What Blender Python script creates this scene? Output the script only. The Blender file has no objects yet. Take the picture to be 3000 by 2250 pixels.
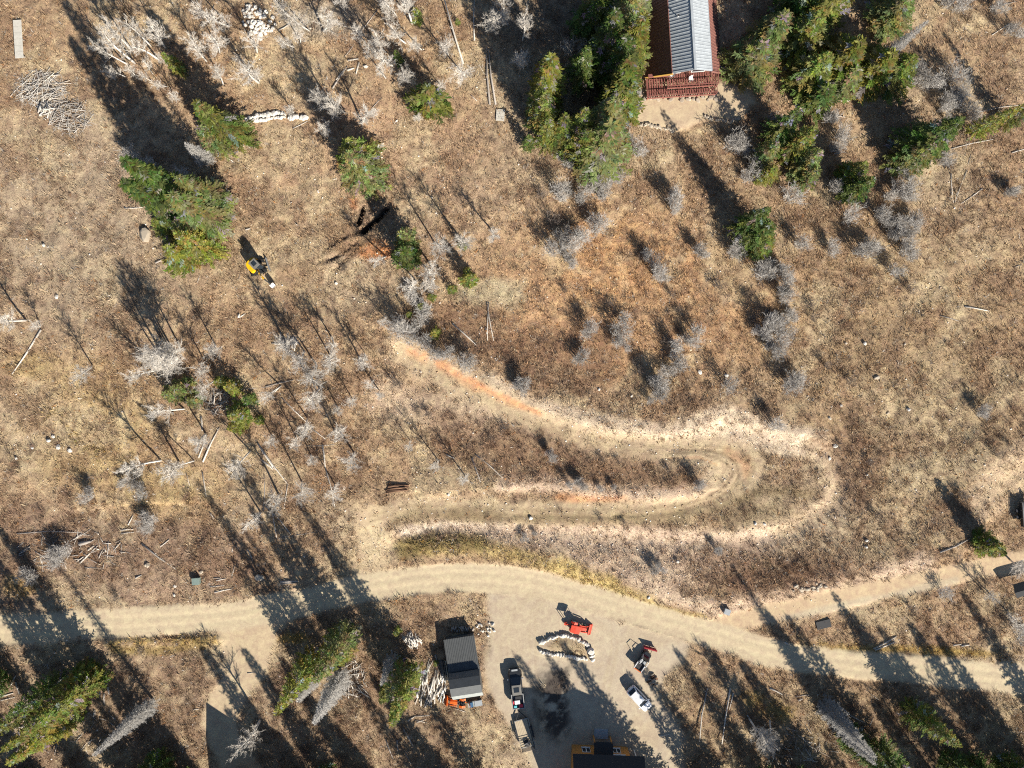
import bpy, bmesh, math, random
import numpy as np
from mathutils import Vector, Quaternion, Matrix

# ------------------------------------------------------------------ camera, sky, sun, exposure
SC = bpy.context.scene
COL = SC.collection
H, F = 110.0, 2050.0                      # drone height (m) and focal length in photo pixels
cd = bpy.data.cameras.new('camera'); cam = bpy.data.objects.new('camera', cd); COL.objects.link(cam)
cam.location = (0, 0, H); cam.rotation_euler = (0, 0, 0)
cd.sensor_width = 36.0; cd.lens = 36.0 * F / 3000.0; cd.clip_start = 1.0; cd.clip_end = 4000.0
SC.camera = cam
SUN_EL, SUN_X, SUN_Y = math.radians(29.0), 0.555, -0.832      # shadows run up and to the left
w = bpy.data.worlds.new('World'); SC.world = w; w.use_nodes = True
nt = w.node_tree; nt.nodes.clear()
sky = nt.nodes.new('ShaderNodeTexSky'); sky.sky_type = 'NISHITA'; sky.sun_disc = False
sky.sun_elevation = SUN_EL; sky.sun_rotation = math.atan2(SUN_X, SUN_Y)
sky.altitude = 2000.0; sky.air_density = 1.0; sky.dust_density = 0.3
bg = nt.nodes.new('ShaderNodeBackground'); bg.inputs[1].default_value = 0.06
wo = nt.nodes.new('ShaderNodeOutputWorld')
nt.links.new(sky.outputs[0], bg.inputs[0]); nt.links.new(bg.outputs[0], wo.inputs[0])
sd = bpy.data.lights.new('sun', 'SUN'); sd.energy = 5.0; sd.angle = math.radians(0.53); sd.color = (1.0, 0.93, 0.82)
sun = bpy.data.objects.new('sun', sd); COL.objects.link(sun); sun.location = (60, -90, 80)
sv = Vector((SUN_X * math.cos(SUN_EL), SUN_Y * math.cos(SUN_EL), math.sin(SUN_EL)))
sun.rotation_euler = sv.to_track_quat('Z', 'Y').to_euler()
SC.view_settings.view_transform = 'Standard'; SC.view_settings.look = 'None'
SC.view_settings.exposure = 1.05; SC.view_settings.gamma = 1.0
SC.view_settings.use_curve_mapping = False
SC.cycles.use_denoising = False; SC.cycles.filter_width = 1.1; SC.cycles.max_bounces = 5; SC.cycles.sample_clamp_indirect = 4.0

R = random.Random(7); RNG = np.random.default_rng(11)
K = 2.765                                   # zoom factor used when reading the photograph

# ------------------------------------------------------------------ small tools
def new_mesh(name, verts, faces, smooth=False, cols=None, mats=None):
    """verts (n,3) array; faces: (m,3|4) int array or list of lists"""
    me = bpy.data.meshes.new(name)
    V = np.asarray(verts, np.float32)
    if isinstance(faces, np.ndarray):
        nv = faces.shape[1]; nf = faces.shape[0]
        me.vertices.add(len(V)); me.vertices.foreach_set('co', V.ravel())
        me.loops.add(nf * nv); me.polygons.add(nf)
        me.loops.foreach_set('vertex_index', faces.astype(np.int32).ravel())
        me.polygons.foreach_set('loop_start', np.arange(0, nf * nv, nv, dtype=np.int32))
        me.update(calc_edges=True)
    else:
        me.from_pydata([tuple(map(float, v)) for v in V], [], faces)
    if cols is not None:
        c = np.ones((len(V), 4), np.float32); c[:, :3] = cols
        a = me.attributes.new('Col', 'FLOAT_COLOR', 'POINT'); a.data.foreach_set('color', c.ravel())
    if smooth:
        me.polygons.foreach_set('use_smooth', np.ones(len(me.polygons), bool))
    for m in (mats or []):
        me.materials.append(m)
    return me

def ob(name, me, parent=None, loc=None, rot=None, scale=None):
    o = bpy.data.objects.new(name, me); COL.objects.link(o)
    if parent is not None: o.parent = parent
    if loc is not None: o.location = loc
    if rot is not None: o.rotation_euler = rot
    if scale is not None: o.scale = scale if hasattr(scale, '__len__') else (scale,) * 3
    return o

def tag(o, label=None, cat=None, group=None, kind=None):
    if label: o['label'] = label
    if cat: o['category'] = cat
    if group: o['group'] = group
    if kind: o['kind'] = kind
    return o

def empty(name, loc, rz=0.0, label=None, cat=None, group=None, scale=1.0):
    o = bpy.data.objects.new(name, None); COL.objects.link(o)
    o.location = loc; o.rotation_euler = (0, 0, rz); o.scale = (scale,) * 3
    o.empty_display_size = 0.2
    return tag(o, label, cat, group)

class MB:
    """collects boxes, tubes and prisms into one mesh"""
    def __init__(s): s.v, s.f = [], []
    def add(s, vs, fs):
        n = len(s.v); s.v += [tuple(v) for v in vs]; s.f += [[i + n for i in f] for f in fs]; return s
    def box(s, c, d, rz=0.0, taper=1.0, ry=0.0):
        x, y, z = d[0] / 2, d[1] / 2, d[2] / 2
        M = Matrix.Rotation(rz, 3, 'Z') @ Matrix.Rotation(ry, 3, 'Y')
        vs = []
        for sz in (-1, 1):
            t = taper if sz > 0 else 1.0
            for sx, sy in ((-1, -1), (1, -1), (1, 1), (-1, 1)):
                vs.append(Vector(c) + M @ Vector((sx * x * t, sy * y * t, sz * z)))
        return s.add(vs, [[3, 2, 1, 0], [4, 5, 6, 7], [0, 1, 5, 4], [1, 2, 6, 5], [2, 3, 7, 6], [3, 0, 4, 7]])
    def tube(s, pts, rad, n=6, cap=True):
        pts = [Vector(p) for p in pts]; rad = rad if hasattr(rad, '__len__') else [rad] * len(pts)
        vs, fs = [], []
        for i, p in enumerate(pts):
            d = (pts[min(i + 1, len(pts) - 1)] - pts[max(i - 1, 0)]).normalized()
            a = d.orthogonal().normalized() if abs(d.z) > .9 else Vector((-d.y, d.x, 0)).normalized()
            b = d.cross(a)
            for k in range(n):
                t = 2 * math.pi * k / n; vs.append(p + (a * math.cos(t) + b * math.sin(t)) * rad[i])
        for i in range(len(pts) - 1):
            for k in range(n):
                k2 = (k + 1) % n; fs.append([i * n + k, i * n + k2, (i + 1) * n + k2, (i + 1) * n + k])
        if cap:
            fs.append(list(range(n))[::-1]); fs.append([(len(pts) - 1) * n + k for k in range(n)])
        return s.add(vs, fs)
    def prism(s, poly, z0, z1):
        n = len(poly)
        vs = [(x, y, z0) for x, y in poly] + [(x, y, z1) for x, y in poly]
        fs = [list(range(n))[::-1], [n + i for i in range(n)]]
        fs += [[i, (i + 1) % n, n + (i + 1) % n, n + i] for i in range(n)]
        return s.add(vs, fs)
    def side_prism(s, prof, y0, y1):            # profile in x,z extruded along y
        n = len(prof)
        vs = [(x, y0, z) for x, z in prof] + [(x, y1, z) for x, z in prof]
        fs = [list(range(n)), [n + i for i in range(n)][::-1]]
        fs += [[(i + 1) % n, i, n + i, n + (i + 1) % n] for i in range(n)]
        return s.add(vs, fs)
    def slab(s, quad, t):                       # thin slab over 4 points, thickness t along the normal
        q = [Vector(p) for p in quad]; nrm = (q[1] - q[0]).cross(q[3] - q[0]).normalized() * t
        vs = q + [p + nrm for p in q]
        return s.add(vs, [[3, 2, 1, 0], [4, 5, 6, 7], [0, 1, 5, 4], [1, 2, 6, 5], [2, 3, 7, 6], [3, 0, 4, 7]])
    def mesh(s, name, mat, smooth=False, bevel=0.0):
        me = new_mesh(name, s.v, s.f, mats=[mat])
        bm = bmesh.new(); bm.from_mesh(me); bmesh.ops.recalc_face_normals(bm, faces=bm.faces)
        if bevel: bmesh.ops.bevel(bm, geom=list(bm.edges), offset=bevel, segments=2, affect='EDGES', clamp_overlap=True)
        bm.to_mesh(me); bm.free()
        if smooth: me.polygons.foreach_set('use_smooth', np.ones(len(me.polygons), bool))
        return me
    def build(s, name, mat, parent=None, smooth=False, bevel=0.0, **k):
        return ob(name, s.mesh(name, mat, smooth, bevel), parent, **k)

# ------------------------------------------------------------------ materials (all procedural)
def mat(name, col, rough=0.8, var=0.25, scale=3.0, metal=0.0, bump=0.0, attr=False, rnd=0.0, col2=None, spec=0.3, trans=0.0):
    m = bpy.data.materials.new(name); m.use_nodes = True
    n = m.node_tree.nodes; l = m.node_tree.links
    b = n['Principled BSDF']; b.inputs['Roughness'].default_value = rough; b.inputs['Metallic'].default_value = metal
    b.inputs['Specular IOR Level'].default_value = spec
    tc = n.new('ShaderNodeTexCoord'); no = n.new('ShaderNodeTexNoise')
    no.inputs['Scale'].default_value = scale; no.inputs['Detail'].default_value = 6; no.inputs['Roughness'].default_value = 0.65
    l.new(tc.outputs['Object'], no.inputs['Vector'])
    if attr:
        at = n.new('ShaderNodeAttribute'); at.attribute_name = 'Col'; base = at.outputs['Color']
    else:
        rg = n.new('ShaderNodeMix'); rg.data_type = 'RGBA'
        c2 = col2 or tuple(x * 0.72 for x in col)
        rg.inputs[6].default_value = (*col, 1); rg.inputs[7].default_value = (*c2, 1)
        mr0 = n.new('ShaderNodeMapRange'); mr0.inputs[1].default_value = 0.38; mr0.inputs[2].default_value = 0.66
        l.new(no.outputs['Fac'], mr0.inputs[0]); l.new(mr0.outputs[0], rg.inputs[0]); base = rg.outputs[2]
    hs = n.new('ShaderNodeHueSaturation'); l.new(base, hs.inputs['Color'])
    mr = n.new('ShaderNodeMapRange'); mr.inputs[1].default_value = 0.3; mr.inputs[2].default_value = 0.7
    mr.inputs[3].default_value = 1 - var; mr.inputs[4].default_value = 1 + var
    l.new(no.outputs['Fac'], mr.inputs[0])
    if rnd:
        oi = n.new('ShaderNodeObjectInfo'); mr2 = n.new('ShaderNodeMapRange')
        mr2.inputs[3].default_value = 1 - rnd; mr2.inputs[4].default_value = 1 + rnd
        l.new(oi.outputs['Random'], mr2.inputs[0])
        mu = n.new('ShaderNodeMath'); mu.operation = 'MULTIPLY'
        l.new(mr.outputs[0], mu.inputs[0]); l.new(mr2.outputs[0], mu.inputs[1]); l.new(mu.outputs[0], hs.inputs['Value'])
    else:
        l.new(mr.outputs[0], hs.inputs['Value'])
    l.new(hs.outputs[0], b.inputs['Base Color'])
    if bump:
        bp = n.new('ShaderNodeBump'); bp.inputs['Strength'].default_value = bump; bp.inputs['Distance'].default_value = 0.05
        l.new(no.outputs['Fac'], bp.inputs['Height']); l.new(bp.outputs[0], b.inputs['Normal'])
    if trans:
        tr = n.new('ShaderNodeBsdfTranslucent'); l.new(hs.outputs[0], tr.inputs[0])
        mx = n.new('ShaderNodeMixShader'); mx.inputs[0].default_value = trans
        l.new(b.outputs[0], mx.inputs[1]); l.new(tr.outputs[0], mx.inputs[2]); l.new(mx.outputs[0], n['Material Output'].inputs[0])
    return m

def ground_mat():
    m = bpy.data.materials.new('soil_and_dry_grass'); m.use_nodes = True
    n = m.node_tree.nodes; l = m.node_tree.links; b = n['Principled BSDF']
    b.inputs['Roughness'].default_value = 0.95; b.inputs['Specular IOR Level'].default_value = 0.1
    at = n.new('ShaderNodeAttribute'); at.attribute_name = 'Col'
    ra = n.new('ShaderNodeAttribute'); ra.attribute_name = 'Rough'       # 0 smooth road .. 1 rough vegetation floor
    ge = n.new('ShaderNodeNewGeometry')
    def noise(sc, det, rg):
        t = n.new('ShaderNodeTexNoise'); t.inputs['Scale'].default_value = sc; t.inputs['Detail'].default_value = det
        t.inputs['Roughness'].default_value = rg; t.inputs['Distortion'].default_value = 0.6
        l.new(ge.outputs['Position'], t.inputs['Vector']); return t.outputs['Fac']
    n1, n2, n3 = noise(0.9, 5, 0.7), noise(4.5, 6, 0.75), noise(14.0, 4, 0.7)
    def mr(src, a, b_, lo, hi):
        q = n.new('ShaderNodeMapRange'); q.inputs[1].default_value = a; q.inputs[2].default_value = b_
        q.inputs[3].default_value = lo; q.inputs[4].default_value = hi; l.new(src, q.inputs[0]); return q.outputs[0]
    def mth(op, a, b_):
        q = n.new('ShaderNodeMath'); q.operation = op
        for i, s in enumerate((a, b_)):
            if isinstance(s, (int, float)): q.inputs[i].default_value = s
            else: l.new(s, q.inputs[i])
        return q.outputs[0]
    v = mth('MULTIPLY', mr(n1, .3, .7, .74, 1.24), mth('MULTIPLY', mr(n2, .3, .7, .55, 1.45), mr(n3, .3, .7, .75, 1.25)))
    vs = mth('MULTIPLY', mr(n1, .3, .7, .86, 1.12), mr(n2, .3, .7, .90, 1.10))
    mxv = n.new('ShaderNodeMix'); mxv.data_type = 'FLOAT'
    l.new(ra.outputs['Fac'], mxv.inputs[0]); l.new(vs, mxv.inputs[2]); l.new(v, mxv.inputs[3])
    hs = n.new('ShaderNodeHueSaturation'); l.new(at.outputs['Color'], hs.inputs['Color']); l.new(mxv.outputs[0], hs.inputs['Value'])
    l.new(mr(n1, .3, .7, .485, .512), hs.inputs['Hue'])
    l.new(hs.outputs[0], b.inputs['Base Color'])
    bp = n.new('ShaderNodeBump'); bp.inputs['Distance'].default_value = 0.16
    l.new(mth('MULTIPLY', ra.outputs['Fac'], 0.9), bp.inputs['Strength'])
    l.new(mth('ADD', n2, mth('MULTIPLY', n3, .5)), bp.inputs['Height']); l.new(bp.outputs[0], b.inputs['Normal'])
    return m

M = dict(
    ground=ground_mat(),
    tuft=mat('dry_grass_blades', (1, 1, 1), 0.9, 0.1, 1.0, attr=True, spec=0.1, trans=0.25),
    brush=mat('brown_twigs', (1, 1, 1), 0.9, 0.1, 1.0, attr=True, spec=0.1),
    needle=mat('conifer_needles', (1, 1, 1), 0.75, 0.18, 0.6, attr=True, rnd=0.2, spec=0.2, trans=0.42),
    deadneedle=mat('dead_grey_twigs', (.38, .36, .33), 0.9, 0.2, 2.0, rnd=0.15, spec=0.1),
    bark=mat('brown_conifer_bark', (.13, .095, .07), 0.95, 0.3, 6.0, bump=0.5),
    aspenbark=mat('white_aspen_bark', (.72, .69, .63), 0.8, 0.12, 5.0, col2=(.42, .39, .35)),
    twig=mat('pale_aspen_twigs', (.66, .61, .54), 0.85, 0.15, 2.0, rnd=0.15, spec=0.1),
    greytwig=mat('grey_oak_twigs', (.50, .47, .43), 0.9, 0.15, 2.0, rnd=0.2, spec=0.1),
    darktwig=mat('dark_oak_twigs', (.20, .165, .14), 0.9, 0.15, 2.0, rnd=0.2, spec=0.1),
    logpale=mat('weathered_pale_log', (.56, .52, .46), 0.85, 0.2, 4.0, rnd=0.2, col2=(.35, .31, .26)),
    loggrey=mat('weathered_grey_log', (.36, .32, .28), 0.9, 0.2, 4.0, rnd=0.2),
    logbrown=mat('brown_log', (.20, .115, .07), 0.9, 0.25, 4.0, rnd=0.25),
    stick=mat('grey_brush_sticks', (.44, .41, .37), 0.9, 0.2, 3.0, rnd=0.3),
    rock=mat('white_quartzite', (.64, .60, .53), 0.85, 0.15, 2.5, bump=0.3, rnd=0.12),
    rocktan=mat('tan_boulder', (.46, .39, .30), 0.9, 0.2, 2.5, bump=0.3, rnd=0.2),
    pebble=mat('pebbles', (1, 1, 1), 0.9, 0.1, 2.0, attr=True),
)
# ------------------------------------------------------------------ terrain: heights and surface types
SLOPE = 0.035
STEP = 0.27
XS = np.arange(-100, 100.01, STEP); YS = np.arange(-76, 76.01, STEP)
GX, GY = np.meshgrid(XS, YS)
PZ = SLOPE * GY
GU = 1500 + GX * F / (H - PZ); GV = 1125 - GY * F / (H - PZ)       # map scale: photo pixels per metre on the plain slope

def vnoise(x, y, scale, seed):
    r = np.random.default_rng(seed); n = 512; t = r.random((n, n)).astype(np.float32)
    fx, fy = x / scale + 1000, y / scale + 1000; ix, iy = np.floor(fx).astype(int), np.floor(fy).astype(int)
    a, b = fx - ix, fy - iy; a = a * a * (3 - 2 * a); b = b * b * (3 - 2 * b)
    g = lambda i, j: t[j % n, i % n]
    return (g(ix, iy) * (1 - a) + g(ix + 1, iy) * a) * (1 - b) + (g(ix, iy + 1) * (1 - a) + g(ix + 1, iy + 1) * a) * b
def fbm(x, y, scale, octv, seed):
    s = 0; amp = 1; tot = 0
    for o in range(octv):
        s = s + amp * vnoise(x, y, scale / 2 ** o, seed + o); tot += amp; amp *= 0.55
    return s / tot
def sst(a, b, x):
    t = np.clip((x - a) / (b - a), 0, 1); return t * t * (3 - 2 * t)
def pl(u, v, pts, closed=False):
    """distance in pixels to a polyline and the side (+ = to the left of travel, image up is left when going right)"""
    best = np.full(u.shape, 1e9); side = np.zeros(u.shape); pts = list(pts)
    if closed: pts = pts + pts[:1]
    for (x0, y0), (x1, y1) in zip(pts[:-1], pts[1:]):
        dx, dy = x1 - x0, y1 - y0; L = dx * dx + dy * dy + 1e-9
        t = np.clip(((u - x0) * dx + (v - y0) * dy) / L, 0, 1)
        d = np.hypot(u - x0 - t * dx, v - y0 - t * dy); c = -(dx * (v - y0) - dy * (u - x0))
        m = d < best; best = np.where(m, d, best); side = np.where(m, np.sign(c), side)
    return best, side
def inside(u, v, poly):
    r = np.zeros(u.shape, bool); n = len(poly)
    for i in range(n):
        x0, y0 = poly[i]; x1, y1 = poly[(i + 1) % n]
        if y0 == y1: continue
        c = ((y0 > v) != (y1 > v)) & (u < (x1 - x0) * (v - y0) / (y1 - y0) + x0); r ^= c
    return r
WOB = (fbm(GX, GY, 5.0, 4, 3) - .5) * 46            # pixels of wobble on every edge
WOB2 = (fbm(GX, GY, 1.6, 3, 9) - .5) * 22
def band(pts, hw, soft=10, wob=1.0):
    d, s = pl(GU, GV, pts); return 1 - sst(hw - soft, hw + soft, d + (WOB + WOB2) * wob * .5), d, s
def area(poly, soft=12, wob=1.0):
    d, _ = pl(GU, GV, poly, True); d = np.where(inside(GU, GV, poly), -d, d)
    return 1 - sst(-soft, soft, d + (WOB + WOB2) * wob * .7)
def blob(u, v, ru, rv, soft=.5, wob=1.0):
    d = np.hypot((GU - u) / ru, (GV - v) / rv) + (WOB + WOB2) * wob / (ru + rv) * 1.2
    return 1 - sst(1 - soft, 1 + soft * .4, d)

ROAD = [(-120, 1850), (0, 1842), (150, 1838), (300, 1827), (450, 1822), (600, 1812), (720, 1800), (840, 1776), (960, 1748), (1080, 1722), (1200, 1702),
        (1320, 1692), (1440, 1694), (1560, 1708), (1680, 1738), (1800, 1776), (1930, 1815), (2060, 1852), (2180, 1890), (2320, 1925), (2480, 1948), (2640, 1958), (2800, 1972), (3000, 1992), (3150, 2010)]
SIDE = [(2080, 1838), (2220, 1806), (2380, 1772), (2520, 1742), (2700, 1706), (2840, 1672), (3000, 1640), (3150, 1600)]
SPUR = [(700, 1850), (718, 1920), (700, 1990), (664, 2060), (640, 2120), (650, 2180), (700, 2240), (790, 2310)]
SPURA = [(630, 1845), (850, 1800), (800, 1900), (770, 1980), (715, 2050), (690, 2115), (722, 2200), (800, 2300), (690, 2310), (625, 2210), (594, 2120), (612, 2050), (652, 1985), (664, 1910)]
HAIRPIN = [(1900, 1300), (2040, 1285), (2180, 1300), (2240, 1350), (2225, 1420), (2150, 1468), (2060, 1490), (2060, 1430), (2085, 1385), (2040, 1350), (1920, 1345)]
YARD = [(1430, 1735), (1560, 1738), (1700, 1775), (1850, 1820), (2000, 1862), (2030, 1890), (1990, 1935), (1945, 1975), (1925, 2020), (1945, 2070), (1985, 2120), (2010, 2180), (2000, 2290), (1570, 2290), (1545, 2210), (1500, 2150), (1462, 2080), (1425, 2020), (1418, 1960), (1432, 1880)]
DRIVE_LOW = [(1085, 1520), (1180, 1492), (1300, 1490), (1450, 1497), (1600, 1502), (1760, 1500), (1900, 1496), (2020, 1485), (2120, 1460), (2190, 1410), (2212, 1360), (2170, 1325), (2080, 1315)]
DRIVE_UP = [(2080, 1315), (1960, 1320), (1840, 1308), (1720, 1284), (1620, 1252), (1520, 1208), (1420, 1158), (1320, 1108), (1240, 1068), (1180, 1030)]
APRON = [(1035, 1480), (1130, 1470), (1145, 1560), (1150, 1650), (1100, 1690), (1045, 1690), (1050, 1600)]
PATIO = [(1835, 352), (1865, 280), (1900, 262), (2110, 245), (2190, 250), (2215, 300), (2160, 352), (2060, 348), (1985, 378), (1900, 368)]

m_road, d_road, _ = band(ROAD, 42, 8, .75)
m_side, d_side, _ = band(SIDE, 29, 9, .8)
m_spur = area(SPURA, 12, .9)
m_yard = area(YARD, 14, 1.1)
m_low, d_low, s_low = band(DRIVE_LOW, 33, 14, .7)
m_up, d_up, s_up = band(DRIVE_UP, 34, 14, .8)
m_apron = area(APRON, 26, 1.3)
m_patio = area(PATIO, 12, .9)
m_drive = np.maximum.reduce([m_low, m_up, area(HAIRPIN, 18)])
m_hard = np.maximum.reduce([m_road, m_side, m_spur, m_yard, m_apron * .45, m_patio])

# heights ------------------------------------------------------------
Z = PZ + (fbm(GX, GY, 14.0, 3, 21) - .5) * 1.0 * (1 - .8 * m_hard) + (fbm(GX, GY, 3.0, 3, 31) - .5) * .5 * (1 - np.maximum(m_hard, .7 * m_drive)) + (fbm(GX, GY, .9, 2, 41) - .5) * .12 * (1 - m_hard)
def bank(pts, amp, s_near, s_far):            # a cut bank: steep on the right-hand (lower) side, easing back to the left-hand side
    d, s = pl(GU, GV, pts); sg = np.where(s > 0, s_far, s_near); return amp * np.exp(-(d / sg) ** 2)
Z += bank([(1160, 985), (1260, 1035), (1360, 1085), (1460, 1135), (1560, 1185), (1680, 1225), (1800, 1250), (1950, 1262), (2060, 1240), (2120, 1215), (2220, 1240), (2330, 1270)], .95, 24, 120)
Z += bank([(1250, 1440), (1450, 1425), (1600, 1418), (1700, 1440), (1900, 1452), (2050, 1440)], .6, 18, 60)
Z -= bank([(2440, 1330), (2470, 1400), (2440, 1480), (2330, 1545), (2200, 1590), (1900, 1580), (1600, 1560), (1300, 1545), (1170, 1580)][::-1], .5, 40, 22)
Z += bank([(1250, 1600), (1400, 1600), (1600, 1640), (1800, 1700), (2000, 1760), (2200, 1740), (2500, 1680), (2800, 1620)], .5, 22, 70)
Z += bank([(2890, 1500), (2900, 1400), (2950, 1350), (3080, 1310)], .7, 30, 90)
Z += bank([(320, 1880), (480, 1882), (640, 1872)], .45, 16, 10)
def trench(pts, depth, hw):
    global Z
    d, _ = pl(GU, GV, pts); Z = Z - depth * (1 - sst(hw - 4, hw + 3, d + WOB2 * .15))
trench([(1064, 676), (1098, 645), (1130, 612)], 1.5, 10)
trench([(1048, 652), (1056, 630), (1062, 610)], 1.0, 8)
for c in ([(945, 740), (1000, 700), (1060, 676)], [(960, 768), (1015, 735), (1060, 700)], [(985, 790), (1030, 745), (1075, 700)], [(930, 770), (990, 752)]):
    trench(c, .2, 3.5); d, _ = pl(GU, GV, [(x + 9, y + 9) for x, y in c]); Z += .16 * np.exp(-(d / 8) ** 2)
for c in ([(122, 1147), (148, 1208), (188, 1238), (253, 1306), (297, 1320)], [(0, 1022), (40, 1036), (64, 1040)], [(20, 1066), (62, 1062)]):
    trench(c, .4, 3.2)
for c in ([(-20, 1375), (72, 1400), (137, 1454), (188, 1487), (253, 1494), (307, 1483), (398, 1470), (532, 1472)],):
    d, s = pl(GU, GV, c); Z += .45 * np.exp(-(d / np.where(s > 0, 70, 5)) ** 2)
for c in ([(795, 660), (810, 640), (870, 655)], [(845, 700), (840, 770)], [(1965, 1320), (2080, 1318), (2140, 1340), (2168, 1385), (2150, 1430), (2080, 1475), (1980, 1497)], [(1940, 1345), (2060, 1345), (2105, 1370)], [(1500, 1508), (1800, 1512), (2000, 1500)]):
    trench(c, .12, 3)
for off in (-14, 14):
    trench([(x, y + off) for x, y in ROAD], .03, 6)
Z += .55 * np.exp(-((GU - 1622) / 42) ** 4 - ((GV - 2055) / 85) ** 4) * (.6 + .8 * fbm(GX, GY, 1.5, 3, 121))
Z += .35 * np.exp(-((GU - 1655) / 62) ** 2 - ((GV - 1893) / 22) ** 2)
# flatten towards the rim so the far sheet joins it
rim = np.minimum.reduce([GX - XS[0], XS[-1] - GX, GY - YS[0], YS[-1] - GY])
k_r = sst(0, 6, rim); Z = PZ * (1 - k_r) + Z * k_r
Z = Z.astype(np.float32)

def hz(x, y):
    fx = (np.asarray(x, float) - XS[0]) / STEP; fy = (np.asarray(y, float) - YS[0]) / STEP
    fx = np.clip(fx, 0, len(XS) - 1.001); fy = np.clip(fy, 0, len(YS) - 1.001)
    ix, iy = fx.astype(int), fy.astype(int); a, b = fx - ix, fy - iy
    return (Z[iy, ix] * (1 - a) + Z[iy, ix + 1] * a) * (1 - b) + (Z[iy + 1, ix] * (1 - a) + Z[iy + 1, ix + 1] * a) * b
def P(u, v, up=0.0):
    """a place on the ground (or `up` metres above it) read off the photograph as a map position"""
    z = 0.0
    for _ in range(7):
        D = H - z - up; x = (u - 1500) / F * D; y = (1125 - v) / F * D; z = float(hz(x, y))
    return Vector((x, y, z + up))
def ppm(z=0.0): return F / (H - z)
def zoomlist(rows, ou, ov):
    return [tuple((c / K + (ou if i % 2 == 0 else ov)) for i, c in enumerate(r[:4 if len(r) >= 4 else 2])) + tuple(r[4 if len(r) >= 4 else 2:]) for r in rows]

# surface colours (albedo) -------------------------------------------
def mixc(C, m, col, k=1.0):
    m = np.clip(m * k, 0, 1)[..., None]; return C * (1 - m) + np.array(col, np.float32) * m
n_big = fbm(GX, GY, 22.0, 4, 51); n_mid = fbm(GX, GY, 5.0, 4, 61); n_sm = fbm(GX, GY, 1.6, 4, 71); n_fine = fbm(GX, GY, .8, 2, 81)
C = np.ones(GX.shape + (3,), np.float32) * np.array((0.348, 0.242, 0.147), np.float32)
C = mixc(C, sst(.45, .65, n_big), (0.378, 0.289, 0.189))
C = mixc(C, blob(250, 640, 420, 420, .6), (0.360, 0.281, 0.194), .8)            # grey-brown meadow
C = mixc(C, blob(1100, 480, 420, 260, .6), (0.360, 0.242, 0.152), .8)
C = mixc(C, blob(1800, 880, 620, 330, .6), (0.411, 0.247, 0.128), .75)           # orange-brown oak hillside
C = mixc(C, blob(1800, 760, 230, 160, .6), (0.466, 0.275, 0.133), .6)
C = mixc(C, blob(2650, 1000, 460, 460, .6), (0.340, 0.242, 0.140), .8)
C = mixc(C, blob(2720, 1250, 230, 230, .6), (0.391, 0.315, 0.196), .6)
C = mixc(C, blob(250, 1240, 250, 210, .5), (0.454, 0.334, 0.167), .8)             # straw slope on the left
C = mixc(C, blob(90, 1230, 160, 140, .6), (0.429, 0.334, 0.217), .7)
C = mixc(C, blob(480, 1450, 200, 130, .6), (0.416, 0.301, 0.147), .7)
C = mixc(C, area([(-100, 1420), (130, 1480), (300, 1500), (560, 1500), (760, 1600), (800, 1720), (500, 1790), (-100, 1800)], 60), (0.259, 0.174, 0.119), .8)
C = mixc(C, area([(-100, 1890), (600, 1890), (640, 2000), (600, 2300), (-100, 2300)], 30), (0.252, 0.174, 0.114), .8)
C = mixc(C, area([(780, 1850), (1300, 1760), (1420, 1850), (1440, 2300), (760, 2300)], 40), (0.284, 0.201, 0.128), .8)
C = mixc(C, area([(1960, 1960), (2300, 1990), (3100, 2060), (3100, 2300), (1990, 2300)], 30), (0.259, 0.181, 0.109), .8)
C = mixc(C, area([(1440, 0), (1850, 0), (1860, 270), (1640, 430), (1500, 300)], 40), (0.164, 0.127, 0.091), .8)  # grove floor darkened; the trees' shade is put into its colour
C = mixc(C, sst(.52, .66, n_mid) * (1 - m_hard), (0.234, 0.148, 0.092), .55)     # patches of darker brush litter
C = mixc(C, sst(.55, .70, fbm(GX, GY, 7.0, 4, 91)) * (1 - m_hard), (0.454, 0.369, 0.231), .5)
C = mixc(C, sst(.58, .72, n_sm) * (1 - m_hard), (0.189, 0.127, 0.086), .45)
C = mixc(C, sst(.60, .75, fbm(GX, GY, 2.2, 4, 95)) * (1 - m_hard), (0.530, 0.416, 0.259), .4)
# cut banks, spoil and graded strips
PALE, PINK, ORANGE, YEL = (.55, .44, .315), (.54, .415, .30), (.50, .225, .095), (.40, .30, .13)
def stripe(pts, hw, col, k=1.0, soft=16, wob=1.0):
    global C
    C = mixc(C, band(pts, hw, soft, wob)[0], col, k)
stripe([(1170, 1005), (1270, 1052), (1380, 1105), (1480, 1155), (1600, 1205), (1720, 1245), (1850, 1272)], 39, (.42, .30, .185), .9)
stripe([(1420, 1128), (1520, 1180), (1640, 1218), (1800, 1258), (1950, 1280), (2080, 1285), (2220, 1280), (2330, 1300)], 34, PALE, .9)
stripe([(2010, 1270), (2080, 1238), (2130, 1228), (2200, 1255), (2300, 1285), (2390, 1300)], 44, PALE, .95)
stripe([(1560, 1200), (1750, 1268), (1900, 1292), (2050, 1288)], 21, (.56, .45, .33), .8)
stripe([(2400, 1310), (2450, 1370), (2468, 1430), (2440, 1490), (2370, 1530), (2280, 1570), (2180, 1590)], 39, (.47, .36, .24), .85, 22)
stripe([(2220, 1580), (2150, 1590), (2000, 1590), (1850, 1572), (1700, 1565), (1540, 1560), (1400, 1548), (1290, 1540), (1190, 1555)], 34, PINK, .85, 22)
stripe([(1460, 1535), (1300, 1535), (1190, 1560)], 18, (.58, .48, .37), .8)
stripe([(2240, 1590), (2120, 1640), (2000, 1590)], 39, PINK, .6, 26)
stripe([(1470, 1420), (1560, 1412), (1650, 1420), (1760, 1440), (1950, 1448), (2090, 1430)], 21, PINK, .8)
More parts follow.
